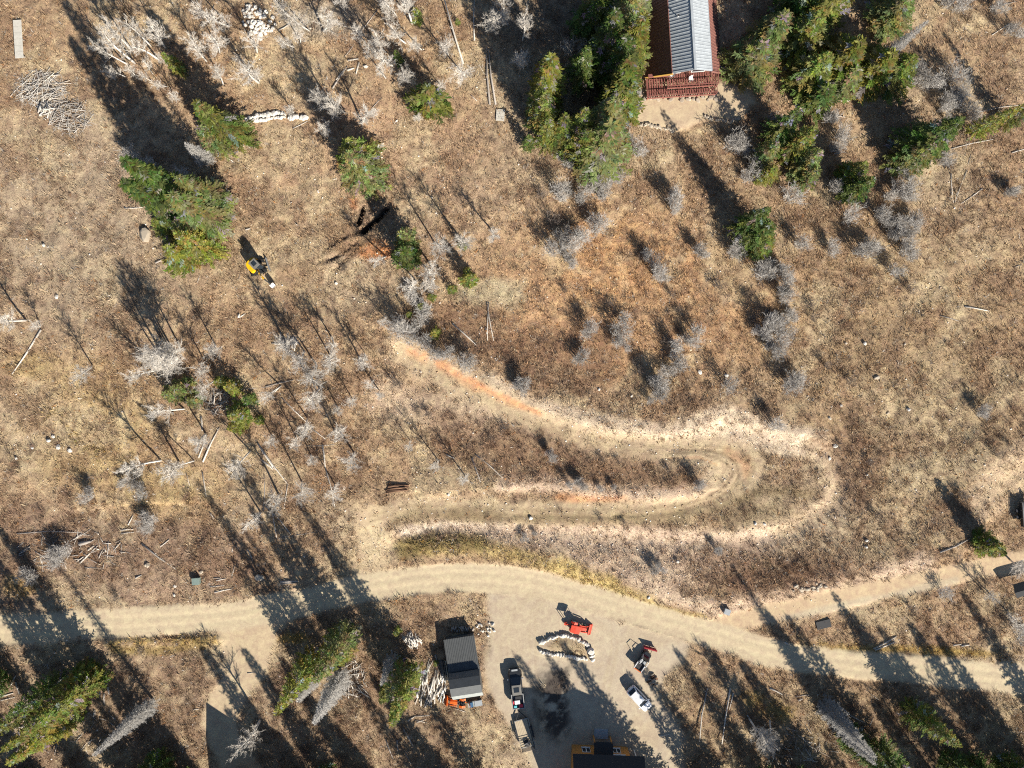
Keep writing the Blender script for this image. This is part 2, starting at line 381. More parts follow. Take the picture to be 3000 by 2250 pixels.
stripe([(2060, 1440), (2080, 1420), (2085, 1390)], 21, PALE, .9)
stripe([(1130, 1160), (1240, 1195), (1330, 1225), (1430, 1240)], 52, (.47, .36, .25), .75, 34)
stripe([(1880, 1660), (1960, 1690), (2060, 1680)], 39, PINK, .6, 24)
stripe([(1850, 1690), (1950, 1740), (2100, 1785), (2250, 1750), (2450, 1700), (2700, 1650)], 29, PINK, .7, 18)
stripe([(2890, 1470), (2925, 1390), (2990, 1345), (3080, 1320)], 57, (.46, .345, .225), .95, 20)
stripe([(2960, 1440), (3020, 1400)], 65, (.45, .34, .22), .9, 20)
C = mixc(C, blob(1420, 860, 120, 50, .5), (.43, .36, .23), .8)                # pale scree
C = mixc(C, blob(960, 60, 130, 60, .6), (.36, .31, .24), .8)
C = mixc(C, blob(90, 1070, 90, 50, .6), (.37, .27, .13), .6)
C = mixc(C, blob(470, 1720, 170, 40, .6), (.36, .26, .175), .7)
# graded driveway
stripe(DRIVE_UP, 54, (.46, .36, .245), .6, 24)
foot = area([(1260, 1545), (1600, 1545), (2230, 1580), (2200, 1640), (2060, 1660), (1950, 1720), (1800, 1690), (1640, 1630), (1450, 1580)], 26)
C = mixc(C, foot * sst(.36, .56, n_mid + .06), (.48, .365, .26), .75)
C = mixc(C, m_drive, (.425, .33, .21), .88)
stripe([(1300, 1512), (1600, 1520), (1900, 1518), (2080, 1498), (2230, 1440), (2300, 1440), (2380, 1450)], 15, (.215, .160, .090), .8)  # these two dark strips paint in slight shade along the driveway's lower side
stripe([(1150, 1530), (1300, 1505), (1450, 1510)], 16, (.24, .175, .10), .8)
C = mixc(C, blob(2180, 1500, 180, 40, .5), (.235, .175, .105), .7)
C = mixc(C, band([(1200, 1028), (1270, 1060), (1340, 1098), (1400, 1130)], 15, 14)[0] * sst(.25, .55, n_sm), (.49, .25, .125), .85)
stripe([(1400, 1130), (1500, 1180), (1580, 1210)], 7, ORANGE, .6, 8)
stripe([(1640, 1455), (1740, 1462), (1830, 1455)], 10, ORANGE, .5, 10)
stripe([(2130, 1322), (2185, 1350), (2190, 1390)], 12, (.44, .26, .14), .6, 8)
C = mixc(C, blob(1092, 733, 58, 36, .4), ORANGE, .95)
C = mixc(C, blob(1036, 592, 18, 24, .5), ORANGE, .9)
C = mixc(C, blob(1025, 700, 90, 60, .5), (.26, .165, .095), .7)
for c in ([(945, 740), (1000, 700), (1060, 676)], [(960, 768), (1015, 735), (1060, 700)], [(985, 790), (1030, 745), (1075, 700)]):
    stripe(c, 5, (.14, .09, .058), .8, 5, .8)
stripe([(1064, 676), (1098, 645), (1130, 612)], 9, (.05, .034, .026), 1, 4, .3)  # both trenches coloured near-black, painting in the shade down inside
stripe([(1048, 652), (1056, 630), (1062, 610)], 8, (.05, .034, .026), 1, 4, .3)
# straw-yellow verge grass
stripe([(1180, 1600), (1280, 1600), (1400, 1600), (1500, 1620), (1600, 1650), (1700, 1690), (1800, 1725), (1900, 1755)], 22, YEL, .85, 18)
stripe([(1640, 1650), (1720, 1690), (1790, 1715)], 26, (.50, .38, .16), .8, 14)
stripe([(1190, 1610), (1280, 1585), (1400, 1590)], 26, (.20, .15, .06), .7, 16)
stripe([(1800, 1745), (1950, 1785), (2060, 1812)], 14, (.33, .24, .07), .8, 10)
C = mixc(C, band([(330, 1886), (400, 1880), (480, 1884), (560, 1874), (645, 1874)], 10, 9, 1.0)[0] * sst(.34, .5, n_sm), (.44, .30, .11), .9)
stripe([(340, 1905), (460, 1905), (600, 1890)], 14, (.26, .19, .07), .7, 10)
stripe([(2330, 1895), (2480, 1900), (2640, 1905), (2900, 1915)], 10, (.36, .24, .07), .8, 10)
stripe([(2200, 2050), (2300, 2090)], 26, (.34, .24, .08), .6, 20)
C = mixc(C, blob(860, 1870, 60, 18, .5), (.42, .27, .08), .8)
C = mixc(C, blob(60, 1720, 60, 40, .5), (.34, .23, .09), .7)
# dark reddish brush beds
for a in ([(1240, 1190), (1420, 1230), (1640, 1270), (1700, 1310), (1900, 1340), (2060, 1390), (2060, 1430), (1640, 1400), (1480, 1400), (1300, 1340)],
          [(1990, 1640), (2160, 1600), (2420, 1640), (2560, 1650), (2560, 1690), (2300, 1740), (2080, 1740)],
          [(2380, 1280), (2560, 1250), (2600, 1400), (2540, 1520), (2480, 1480), (2440, 1350)],
          [(1440, 1020), (1700, 930), (1850, 1010), (1760, 1150), (1560, 1160)],
          [(1250, 900), (1420, 880), (1560, 980), (1420, 1060), (1300, 1020)]):
    C = mixc(C, area(a, 40), (.200, .115, .070), .6)
# roads last
TAN = (.46, .38, .255)
C = mixc(C, m_apron, (.48, .37, .235), .8); C = mixc(C, blob(1095, 1590, 42, 80, .7), (.54, .43, .27), .8)
C = mixc(C, m_patio, (.46, .365, .245), .9)
C = mixc(C, sst(60, 20, np.hypot((GU - 2150), (GV - 120) * .4)), (.40, .31, .21), .6)
C = mixc(C, m_spur, (.44, .345, .225), .95)
C = mixc(C, m_yard, (.41, .342, .25), .95); C = mixc(C, sst(.5, .68, n_mid) * m_yard, (.38, .30, .20), .5)
C = mixc(C, blob(1620, 1850, 230, 90, .6) * m_yard, (.42, .345, .24), .8)
C = mixc(C, blob(1625, 2060, 60, 118, .45, 2.6) * sst(.30, .46, n_sm) * m_yard, (.075, .062, .052), 1); C = mixc(C, area([(1585, 1890), (1645, 1868), (1700, 1884), (1728, 1910), (1722, 1924), (1640, 1913), (1590, 1900)], 8), (.34, .26, .16), .9)     # dark cinder bed in the yard
C = mixc(C, m_side, (.47, .355, .225), .95)
stripe([(2300, 1810), (2480, 1772), (2650, 1735), (2800, 1700)], 9, (.42, .36, .255), .7, 8, .5)
C = mixc(C, m_road, TAN, .95)
for off, cl in ((-15, (.53, .44, .285)), (0, (.445, .365, .235)), (16, (.53, .44, .285)), (30, (.41, .33, .215))):
    stripe([(x, y + off) for x, y in ROAD], 6, cl, .32, 8, .9)
for off in (-8, 8):
    stripe([(x + off, y) for x, y in SPUR], 4, (.37, .285, .185), .5, 4, .3)
    stripe([(x, y + off) for x, y in DRIVE_UP], 4, (.31, .235, .145), .5, 4, .3); stripe([(x, y + off) for x, y in DRIVE_LOW], 4, (.28, .21, .125), .5, 4, .3)
for c in ([(1560, 1735), (1500, 1800), (1475, 1900), (1480, 1990)], [(1700, 1780), (1780, 1850), (1850, 1900), (1900, 1970), (1930, 2050)], [(1800, 1790), (1800, 1900), (1780, 2000), (1740, 2150)], [(1600, 1740), (1560, 1800), (1560, 1950), (1590, 2120)], [(760, 1850), (735, 1930), (690, 2010), (650, 2070)]):
    for off in (-8, 8): stripe([(x + off, y) for x, y in c], 3.5, (.36, .285, .19), .45, 4, .4)
tr = [(1975, 1318), (2060, 1316), (2120, 1330), (2160, 1360), (2166, 1395), (2140, 1435), (2080, 1470), (1990, 1494)]
stripe(tr, 3, (.20, .145, .09), .8, 3, .1); stripe([(x - 16, y + (12 if y < 1390 else -10)) for x, y in tr], 3, (.22, .16, .10), .7, 3, .1)
stripe([(1960, 1342), (2050, 1340), (2100, 1362)], 2, (.30, .16, .08), .8, 3, .1)
C *= (.86 + .28 * n_fine)[..., None] ** (1 - .75 * m_hard)[..., None]
C = C.astype(np.float32)
ROUGH = np.clip(1 - .88 * m_hard - .45 * m_drive, .08, 1).astype(np.float32)

# one continuous grid, divided into ground, roads, yard and driveway (no overlap, no seams)
ny, nx = GX.shape
idx = np.arange(nx * ny).reshape(ny, nx)
Q = np.stack([idx[:-1, :-1], idx[:-1, 1:], idx[1:, 1:], idx[1:, :-1]], -1).reshape(-1, 4)
cell = lambda m: ((m[:-1, :-1] + m[1:, 1:]) / 2).ravel()
cls = np.zeros(len(Q), int)
cls[cell(m_drive) > .5] = 5; cls[cell(m_apron) > .5] = 5
cls[cell(m_patio) > .5] = 6; cls[cell(m_yard) > .5] = 4; cls[cell(m_spur) > .5] = 3; cls[cell(m_side) > .5] = 2; cls[cell(m_road) > .5] = 1
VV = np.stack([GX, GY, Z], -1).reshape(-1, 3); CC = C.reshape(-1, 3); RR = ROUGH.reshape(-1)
for k, nm in enumerate(('ground', 'dirt_road', 'side_road', 'spur_road', 'gravel_yard', 'graded_driveway', 'bare_earth_patio')):
    q = Q[cls == k]
    if not len(q): continue
    used, inv = np.unique(q, return_inverse=True); q = inv.reshape(-1, 4)
    v, c, r = VV[used], CC[used], RR[used]
    if k == 0:      # the far sheet: a wide rim on the same plain slope
        n0 = len(v); B = 700.0; x0, x1, y0, y1 = XS[0], XS[-1], YS[0], YS[-1]
        ring = [(a, b, SLOPE * b) for a, b in ((x0, y0), (x1, y0), (x1, y1), (x0, y1), (-B, -B), (B, -B), (B, B), (-B, B))]
        v = np.vstack([v, np.array(ring, np.float32)]); c = np.vstack([c, np.tile(np.array([[.275, .185, .11]], np.float32), (8, 1))]); r = np.concatenate([r, np.ones(8, np.float32)])
        q = np.vstack([q, n0 + np.array([[4, 5, 1, 0], [5, 6, 2, 1], [6, 7, 3, 2], [7, 4, 0, 3]])])
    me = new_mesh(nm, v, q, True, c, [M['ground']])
    a = me.attributes.new('Rough', 'FLOAT', 'POINT'); a.data.foreach_set('value', r)
    tag(ob(nm, me), kind='structure')
def sample(G, x, y):
    ix = np.clip(np.round((x - XS[0]) / STEP).astype(int), 0, nx - 1); iy = np.clip(np.round((y - YS[0]) / STEP).astype(int), 0, ny - 1)
    return G[iy, ix]

# ------------------------------------------------------------------ ground cover nobody could count
def blades(n, cx, cy, cz, cr, per, L0, L1, wid, el0, el1, spread, cols, jitter=.25):
    """n clumps of `per` blades each; returns verts, tris, colours"""
    N = n * per; rep = lambda a: np.repeat(a, per)
    az = RNG.random(N) * 2 * np.pi; el = np.radians(el0 + (el1 - el0) * RNG.random(N)); sc = rep(cr)
    L = (L0 + (L1 - L0) * RNG.random(N)) * sc
    r = spread * sc * np.sqrt(RNG.random(N)); a2 = az + (RNG.random(N) - .5) * 1.2
    bx = rep(cx) + r * np.cos(a2); by = rep(cy) + r * np.sin(a2); bz = rep(cz) - .03
    w_ = wid * sc * (.6 + .8 * RNG.random(N)); tw = az + np.pi / 2
    p0 = np.stack([bx - np.cos(tw) * w_, by - np.sin(tw) * w_, bz], -1); p1 = np.stack([bx + np.cos(tw) * w_, by + np.sin(tw) * w_, bz], -1)
    p2 = np.stack([bx + np.cos(az) * np.cos(el) * L, by + np.sin(az) * np.cos(el) * L, bz + np.sin(el) * L], -1)
    V = np.stack([p0, p1, p2], 1).reshape(-1, 3); T = np.arange(N * 3).reshape(-1, 3)
    c = np.repeat(cols, per, 0) * (1 - jitter + 2 * jitter * RNG.random((N, 1))); return V, T, np.repeat(c, 3, 0).astype(np.float32)
def scatter(n, dens):
    x = RNG.uniform(-90, 90, n); y = RNG.uniform(-68, 68, n)
    keep = RNG.random(n) < sample(dens, x, y); x, y = x[keep], y[keep]; return x, y, hz(x, y)
clear = 1 - np.clip(m_hard * 1.3, 0, 1)
clear = np.maximum(clear, area([(1590, 1892), (1645, 1872), (1700, 1888), (1722, 1912), (1640, 1910)], 6)); clear = np.maximum(clear, .35 * blob(1625, 2060, 55, 110, .4, 2))
bankmask = np.clip((C.mean(-1) - .27) / .1, 0, 1)
dens_g = clear * (1 - .85 * m_drive) * (1 - .55 * bankmask) * (.35 + .65 * sst(.35, .6, n_mid))
x, y, z = scatter(175000, dens_g); n = len(x)
gc = sample(C, x, y); t = RNG.random((n, 1))
gc = gc * (.80 + .6 * RNG.random((n, 1))) ; gc = np.where(t < .07, np.array([[.46, .37, .24]]), gc); gc = np.where((t > .10) & (t < .16), np.array([[.16, .105, .075]]), gc); gc = np.where((t > .2) & (t < .25), np.array([[.36, .33, .29]]), gc); gc = np.where((t > .25) & (t < .28), np.array([[.34, .17, .07]]), gc)
V, T, c = blades(n, x, y, z, .7 + 1.0 * RNG.random(n), 6, .18, .46, .034, 12, 66, .16, gc)
tag(ob('dry_grass', new_mesh('dry_grass', V, T, False, c, [M['tuft']])), 'short dry tan grass covering the open ground', 'grass', kind='stuff')
# low brown brush
dens_b = clear * (1 - .9 * m_drive) * (1 - .7 * bankmask) * (.13 + .87 * sst(.47, .62, fbm(GX, GY, 6.0, 4, 101))) 
lowb = .8 * foot + band([(1130, 1160), (1240, 1195), (1330, 1225), (1430, 1240)], 50, 30)[0]; dens_b = np.clip(dens_b * (1 - .7 * np.clip(lowb, 0, 1)) * (1 + .9 * (blob(1800, 950, 560, 300, .6) + blob(2250, 1670, 330, 80, .5) + blob(1650, 1340, 420, 70, .5) + blob(2500, 1400, 120, 140, .5) + blob(350, 1620, 450, 110, .5))), 0, 1)
x, y, z = scatter(34000, dens_b); n = len(x)
t = RNG.random((n, 1)); bc = np.where(t < .4, np.array([[.24, .162, .105]]), np.where(t < .65, np.array([[.30, .19, .11]]), np.where(t < .8, np.array([[.19, .135, .10]]), np.array([[.40, .28, .18]]))))
V, T, c = blades(n, x, y, z, .5 + 1.15 * RNG.random(n) ** 2, 30, .25, .62, .017, 15, 78, .22, bc)
tag(ob('low_brush', new_mesh('low_brush', V, T, False, c, [M['brush']])), 'low leafless brown brush scattered over the slope', 'brush', kind='stuff')
# knee-high brush in beds
bed = np.zeros(GX.shape)
for a in ([(1990, 1640), (2160, 1600), (2420, 1640), (2560, 1650), (2560, 1690), (2300, 1740), (2080, 1740)], [(2380, 1280), (2560, 1250), (2600, 1400), (2540, 1520), (2480, 1480), (2440, 1350)], [(1240, 1190), (1420, 1230), (1640, 1270), (1700, 1310), (1900, 1340), (2060, 1390), (2060, 1430), (1640, 1400), (1480, 1400), (1300, 1340)],
          [(1440, 1020), (1700, 930), (1850, 1010), (1760, 1150), (1560, 1160)], [(1250, 900), (1420, 880), (1560, 980), (1420, 1060), (1300, 1020)], [(-60, 1500), (300, 1510), (620, 1600), (560, 1690), (-60, 1690)], [(2600, 1150), (3060, 1150), (3060, 1300), (2850, 1330)], [(900, 1150), (1140, 1180), (1100, 1420), (850, 1400)], [(2480, 1830), (2960, 1790), (3000, 1890), (2500, 1890)], [(2000, 2000), (3000, 2080), (3000, 2260), (2000, 2260)], [(330, 1920), (600, 1920), (560, 2060), (380, 2060)], [(760, 1900), (1300, 1800), (1440, 2100), (1440, 2260), (740, 2260)]):
    bed = np.maximum(bed, area(a, 40))
dens_k = np.clip(.03 + .62 * bed + .22 * sst(.52, .66, fbm(GX, GY, 9.0, 3, 111)), 0, 1) * clear * (1 - .95 * m_drive) * (1 - .6 * bankmask)
x, y, z = scatter(8500, dens_k); n = len(x)
t = RNG.random((n, 1)); bc = np.where(t < .45, np.array([[.19, .125, .09]]), np.where(t < .8, np.array([[.25, .155, .10]]), np.array([[.32, .24, .17]])))
V, T, c = blades(n, x, y, z, .7 + .9 * RNG.random(n) ** 1.6, 85, .35, .8, .014, 20, 85, .42, bc)
tag(ob('tall_brush', new_mesh('tall_brush', V, T, False, c, [M['brush']])), 'knee-high dark brown brush growing in beds', 'brush', kind='stuff')
# yellow-green grass tussocks on the verges
yg = np.zeros(GX.shape)
for q in ([(1200, 1600), (1400, 1600), (1600, 1650), (1800, 1725), (1950, 1785)], [(330, 1890), (640, 1876)], [(2330, 1895), (2640, 1905), (2960, 1918)], [(2180, 2040), (2320, 2100)], [(860, 1868), (900, 1880)], [(150, 1200), (300, 1330)]):
    yg = np.maximum(yg, band(q, 20, 16)[0])
x, y, z = scatter(60000, yg * clear * .8); n = len(x); t = RNG.random((n, 1))
bc = np.where(t < .6, np.array([[.47, .36, .17]]), np.where(t < .8, np.array([[.25, .21, .08]]), np.array([[.36, .22, .06]])))
V, T, c = blades(n, x, y, z, .7 + .8 * RNG.random(n), 9, .2, .5, .03, 20, 70, .18, bc)
tag(ob('verge_grass', new_mesh('verge_grass', V, T, False, c, [M['tuft']])), 'straw yellow grass tussocks along the road verge', 'grass', kind='stuff')
# loose stones too small to pick apart
peb = np.clip(.05 * clear + .8 * bankmask * clear + .25 * m_drive, 0, 1)
peb = np.maximum(peb, blob(2180, 1640, 220, 70, .5) * .5 + blob(1420, 860, 110, 45, .5) * .8); peb = np.maximum(peb, blob(2350, 1780, 120, 40, .5) * .3)
peb = np.maximum(peb, blob(2650, 1300, 300, 250, .6) * .25)
x, y, z = scatter(42000, peb * (1 - .8 * np.maximum(m_road, m_yard))); n = len(x)
oct_v = np.array([[1, 0, 0], [0, 1, 0], [-1, 0, 0], [0, -1, 0], [.1, .1, .7], [0, 0, -.5]], float)
oct_f = np.array([[0, 1, 4], [1, 2, 4], [2, 3, 4], [3, 0, 4], [1, 0, 5], [2, 1, 5], [3, 2, 5], [0, 3, 5]])
s = .05 + .13 * RNG.random(n) ** 2.5; a = RNG.random(n) * 6.28
vx = oct_v[None] * s[:, None, None] * (.7 + .6 * RNG.random((n, 6, 1))); ca, sa = np.cos(a)[:, None], np.sin(a)[:, None]
V = np.stack([vx[..., 0] * ca - vx[..., 1] * sa + x[:, None], vx[..., 0] * sa + vx[..., 1] * ca + y[:, None], vx[..., 2] + z[:, None] + s[:, None] * .2], -1).reshape(-1, 3)
T = (oct_f[None] + (np.arange(n) * 6)[:, None, None]).reshape(-1, 3)
t = RNG.random((n, 1)); pc = np.where(t < .5, np.array([[.68, .61, .53]]), np.where(t < .75, np.array([[.45, .34, .25]]), np.array([[.40, .26, .17]])))
tag(ob('loose_stones', new_mesh('loose_stones', V, T, False, np.repeat(pc, 6, 0), [M['pebble']])), 'small pale stones strewn over cut banks and slope', 'stones', kind='stuff')
# ------------------------------------------------------------------ trees
def tri_tube(out, p0, p1, r0, r1):
    """three-sided taper added to out=[verts, faces]"""
    d = p1 - p0
    a = d.cross(Vector((.3, .5, .81))).normalized(); b = d.cross(a).normalized(); n = len(out[0])
    for p, r in ((p0, r0), (p1, r1)):
        for k in range(3):
            t = 2.0944 * k; out[0].append(p + (a * math.cos(t) + b * math.sin(t)) * r)
    for k in range(3):
        k2 = (k + 1) % 3; out[1].append((n + k, n + k2, n + 3 + k2)); out[1].append((n + k, n + 3 + k2, n + 3 + k))
def blade(out, p0, p1, w_):
    d = p1 - p0; a = d.cross(Vector((R.uniform(-1, 1), R.uniform(-1, 1), R.uniform(-1, 1)))).normalized() * w_; n = len(out[0])
    out[0] += [p0 - a, p0 + a, p1]; out[1].append((n, n + 1, n + 2))
def finish(name, out, m, cols=None, smooth=False):
    return new_mesh(name, np.array([tuple(v) for v in out[0]], np.float32), np.array(out[1], np.int32), smooth, cols, [m])

GREENS = [((0.211, 0.232, 0.054), (0.124, 0.157, 0.039), (0.265, 0.265, 0.081)), ((0.232, 0.243, 0.092), (0.162, 0.184, 0.067), (0.286, 0.286, 0.119)), ((0.124, 0.173, 0.048), (0.081, 0.119, 0.032), (0.167, 0.205, 0.059)), ((0.259, 0.259, 0.054), (0.173, 0.189, 0.039), (0.297, 0.275, 0.086))]
HUE = ('yellow-green', 'grey-green', 'dark green', 'olive')
def conifer_mesh(name, h, r, seed, pal, grey=.07, dens=1.0, dead=False):
    rr = random.Random(seed); out = [[], []]; cl = []
    wood = [[], []]
    nw = max(6, int(h / .42))
    lobes = [(rr.uniform(0, 6.28), rr.uniform(.7, 1.25)) for _ in range(5)]
    for i in range(nw):
        t = .06 + .93 * i / nw; zz = h * t
        R0 = r * ((1 - t) ** .78) * (0.55 + .45 * min(1, t / .12))
        nb = max(5, int((6 + 5 * (1 - t)) * dens))
        a0 = rr.uniform(0, 6.28)
        for b in range(nb):
            a = a0 + 6.283 * b / nb + rr.uniform(-.35, .35)
            lob = sum(w_ * max(0, math.cos(a - q)) ** 3 for q, w_ in lobes)
            L = R0 * rr.uniform(.62, 1.1) * (.78 + .22 * lob)
            if L < .12: L = .12
            dirv = Vector((math.cos(a), math.sin(a), rr.uniform(-.28, .12))).normalized()
            p0 = Vector((0, 0, zz)); tip = p0 + dirv * L + Vector((0, 0, .06 * L))
            base = rr.choice(pal) if rr.random() > grey else (.34, .33, .30)
            base = tuple(c * rr.uniform(.75, 1.3) for c in base)
            if dead or base[2] > .25 or rr.random() < .25:
                tri_tube(wood, p0, tip, .035, .012)
            ns = max(6, int(L * 15 * dens)); side = Vector((-math.sin(a), math.cos(a), 0))
            for k in range(ns):
                f = .28 + .72 * (k + rr.random()) / ns
                q = p0 + dirv * (L * f) + Vector((0, 0, .06 * L * f)); sg = 1 if k % 2 else -1
                dd = (dirv * rr.uniform(.3, 1.0) + side * sg * rr.uniform(.2, .95) + Vector((0, 0, rr.uniform(-.35, .5)))).normalized()
                ln = rr.uniform(.26, .58) * (1.1 - .45 * f) * (1.0 if h > 4 else .7)
                wd = (ln * rr.uniform(.13, .24)) if not dead else .022
                nv = dd.cross(Vector((rr.uniform(-.6, .6), rr.uniform(-.6, .6), 1))).normalized() * wd; n = len(out[0])
                m_ = q + dd * ln * .45
                out[0] += [q, m_ - nv, q + dd * ln, m_ + nv]; out[1] += [(n, n + 1, n + 2), (n, n + 2, n + 3)]
                cl += [base] * 4
    top = Vector((0, 0, h))
    for k in range(8):
        a = k * .8; n = len(out[0]); q = Vector((0, 0, h - .1 * k)); e = q + Vector((math.cos(a) * .22, math.sin(a) * .22, .16)); s_ = Vector((-math.sin(a), math.cos(a), 0)) * .05
        out[0] += [q, (q + e) / 2 - s_, e, (q + e) / 2 + s_]; out[1] += [(n, n + 1, n + 2), (n, n + 2, n + 3)]; cl += [pal[0]] * 4
    n0 = len(out[0]); out[0] += wood[0]; out[1] += [tuple(i + n0 for i in f) for f in wood[1]]; cl += [(.40, .38, .35)] * len(wood[0])
    me = finish(name, out, M['deadneedle'] if dead else M['needle'], np.array(cl, np.float32))
    wm = None
    tm = MB().tube([(0, 0, -.5), (0, 0, h * .4), (.03, 0, h * .96)], [.028 * h ** .9 * .55 + .05, .02 * h ** .9 * .45 + .03, .015], 7).mesh(name + '_trunk', M['bark'] if not dead else M['loggrey'], True)
    return me, wm, tm, h, r
CON = {}
k = 0
for h_, r_, nv in ((17, 2.1, 3), (12, 2.6, 4), (9, 2.3, 3), (6, 1.7, 3), (3.2, 1.0, 2)):
    for j in range(nv):
        for p, pal in enumerate(GREENS):
            if nv < 4 and (p + j) % 2 and p != 3: continue
            CON.setdefault(h_, []).append((p, conifer_mesh('spruce_crown', h_, r_ * (1 + .12 * (j - 1)), 100 + k, pal, dens=1.15 if h_ < 10 else .95))); k += 1
DEADC = [conifer_mesh('dead_spruce_crown', h_, r_, 300 + i, GREENS[0], 0, 1.25, True) for i, (h_, r_) in enumerate(((15, 1.9), (11, 1.8), (7, 1.6)))]

def where(u, v):
    Zs = [((1500, 420, 1790, 800), 'on the hillside below the shady grove'), ((2130, 740, 2360, 1130), 'in the grey strip below the lone dark spruce'), ((1750, 860, 2150, 1260), 'on the hillside just above the bright cut bank'), ((2640, 0, 3000, 430), 'among the logs at the far wood edge'), ((2440, 430, 2760, 900), 'under the two dark spruces of the wood'),
          ((0, 0, 420, 420), 'by the grey brush pile'), ((420, 0, 720, 470), 'between the brush pile and the white stone row'), ((720, 0, 900, 330), 'near the white rubble heap'),
          ((900, 0, 1440, 420), 'on the slope beside the two long fallen trunks'), ((1440, 0, 1880, 480), 'in the shady grove beside the cabin'), ((1880, 0, 2320, 560), 'on the slope just below the cabin'),
          ((2320, 0, 3000, 640), 'in the wood across from the cabin roof'), ((330, 430, 720, 800), 'in the clump near the yellow excavator'), ((0, 420, 330, 1150), 'on the open meadow edge'),
          ((720, 430, 1180, 870), 'around the open trench'), ((1180, 600, 1480, 1020), 'beside the pale scree patch'), ((330, 800, 1180, 1330), 'in the bare aspen stand above the pale apron'),
          ((1180, 420, 2360, 1260), 'on the orange hillside above the switchback'), ((2360, 640, 3000, 1420), 'on the open brown slope beside the hairpin'), ((0, 1150, 640, 1800), 'above the road by the small green utility box'),
          ((640, 1330, 1180, 1760), 'beside the pale apron of the driveway'), ((1180, 1260, 2480, 1800), 'inside the switchback driveway'), ((2480, 1420, 3000, 1900), 'beside the side road'),
          ((0, 1800, 700, 2600), 'below the road by the curving spur'), ((700, 1800, 1450, 2600), 'below the road beside the grey shed'), ((1450, 1800, 2100, 2700), 'at the edge of the gravel yard'), ((2100, 1800, 3400, 2700), 'below the road past the gravel yard')]
    for (a, b, c, d), s in Zs:
        if a <= u < c and b <= v < d: return s
    return 'beyond the gravel yard' if v > 1800 else 'at the edge of the wood'

def conifer(u, v, h, r, pal=None, dead=False, name='spruce_tree'):
    """base position on the map, height and crown radius in metres"""
    p = P(u, v); w_ = where(u, v)
    if dead:
        me, wm, tm, h0, r0 = min(DEADC, key=lambda m: abs(m[3] - h)); lab = 'grey dead spruce with bare twigs ' + w_; name = 'dead_spruce_tree'
    else:
        hk = min(CON, key=lambda q: abs(math.log(q / h))); opts = [m for pp, m in CON[hk] if pal is None or pp == pal] or [m for _, m in CON[hk]]
        me, wm, tm, h0, r0 = R.choice(opts); lab = ('small ' if h < 5 else 'tall ' if h > 13 else '') + HUE[pal or 0] + ' spruce ' + w_
    e = empty(name, p, R.uniform(0, 6.28), lab, 'tree', 'dead spruces ' + w_ if dead else 'spruces ' + w_)
    s = h / h0; sx = r / r0; e.scale = (sx, sx, s)
    ob('crown', me, e)
    ob('trunk', tm, e)
    return e
HS = 1.1
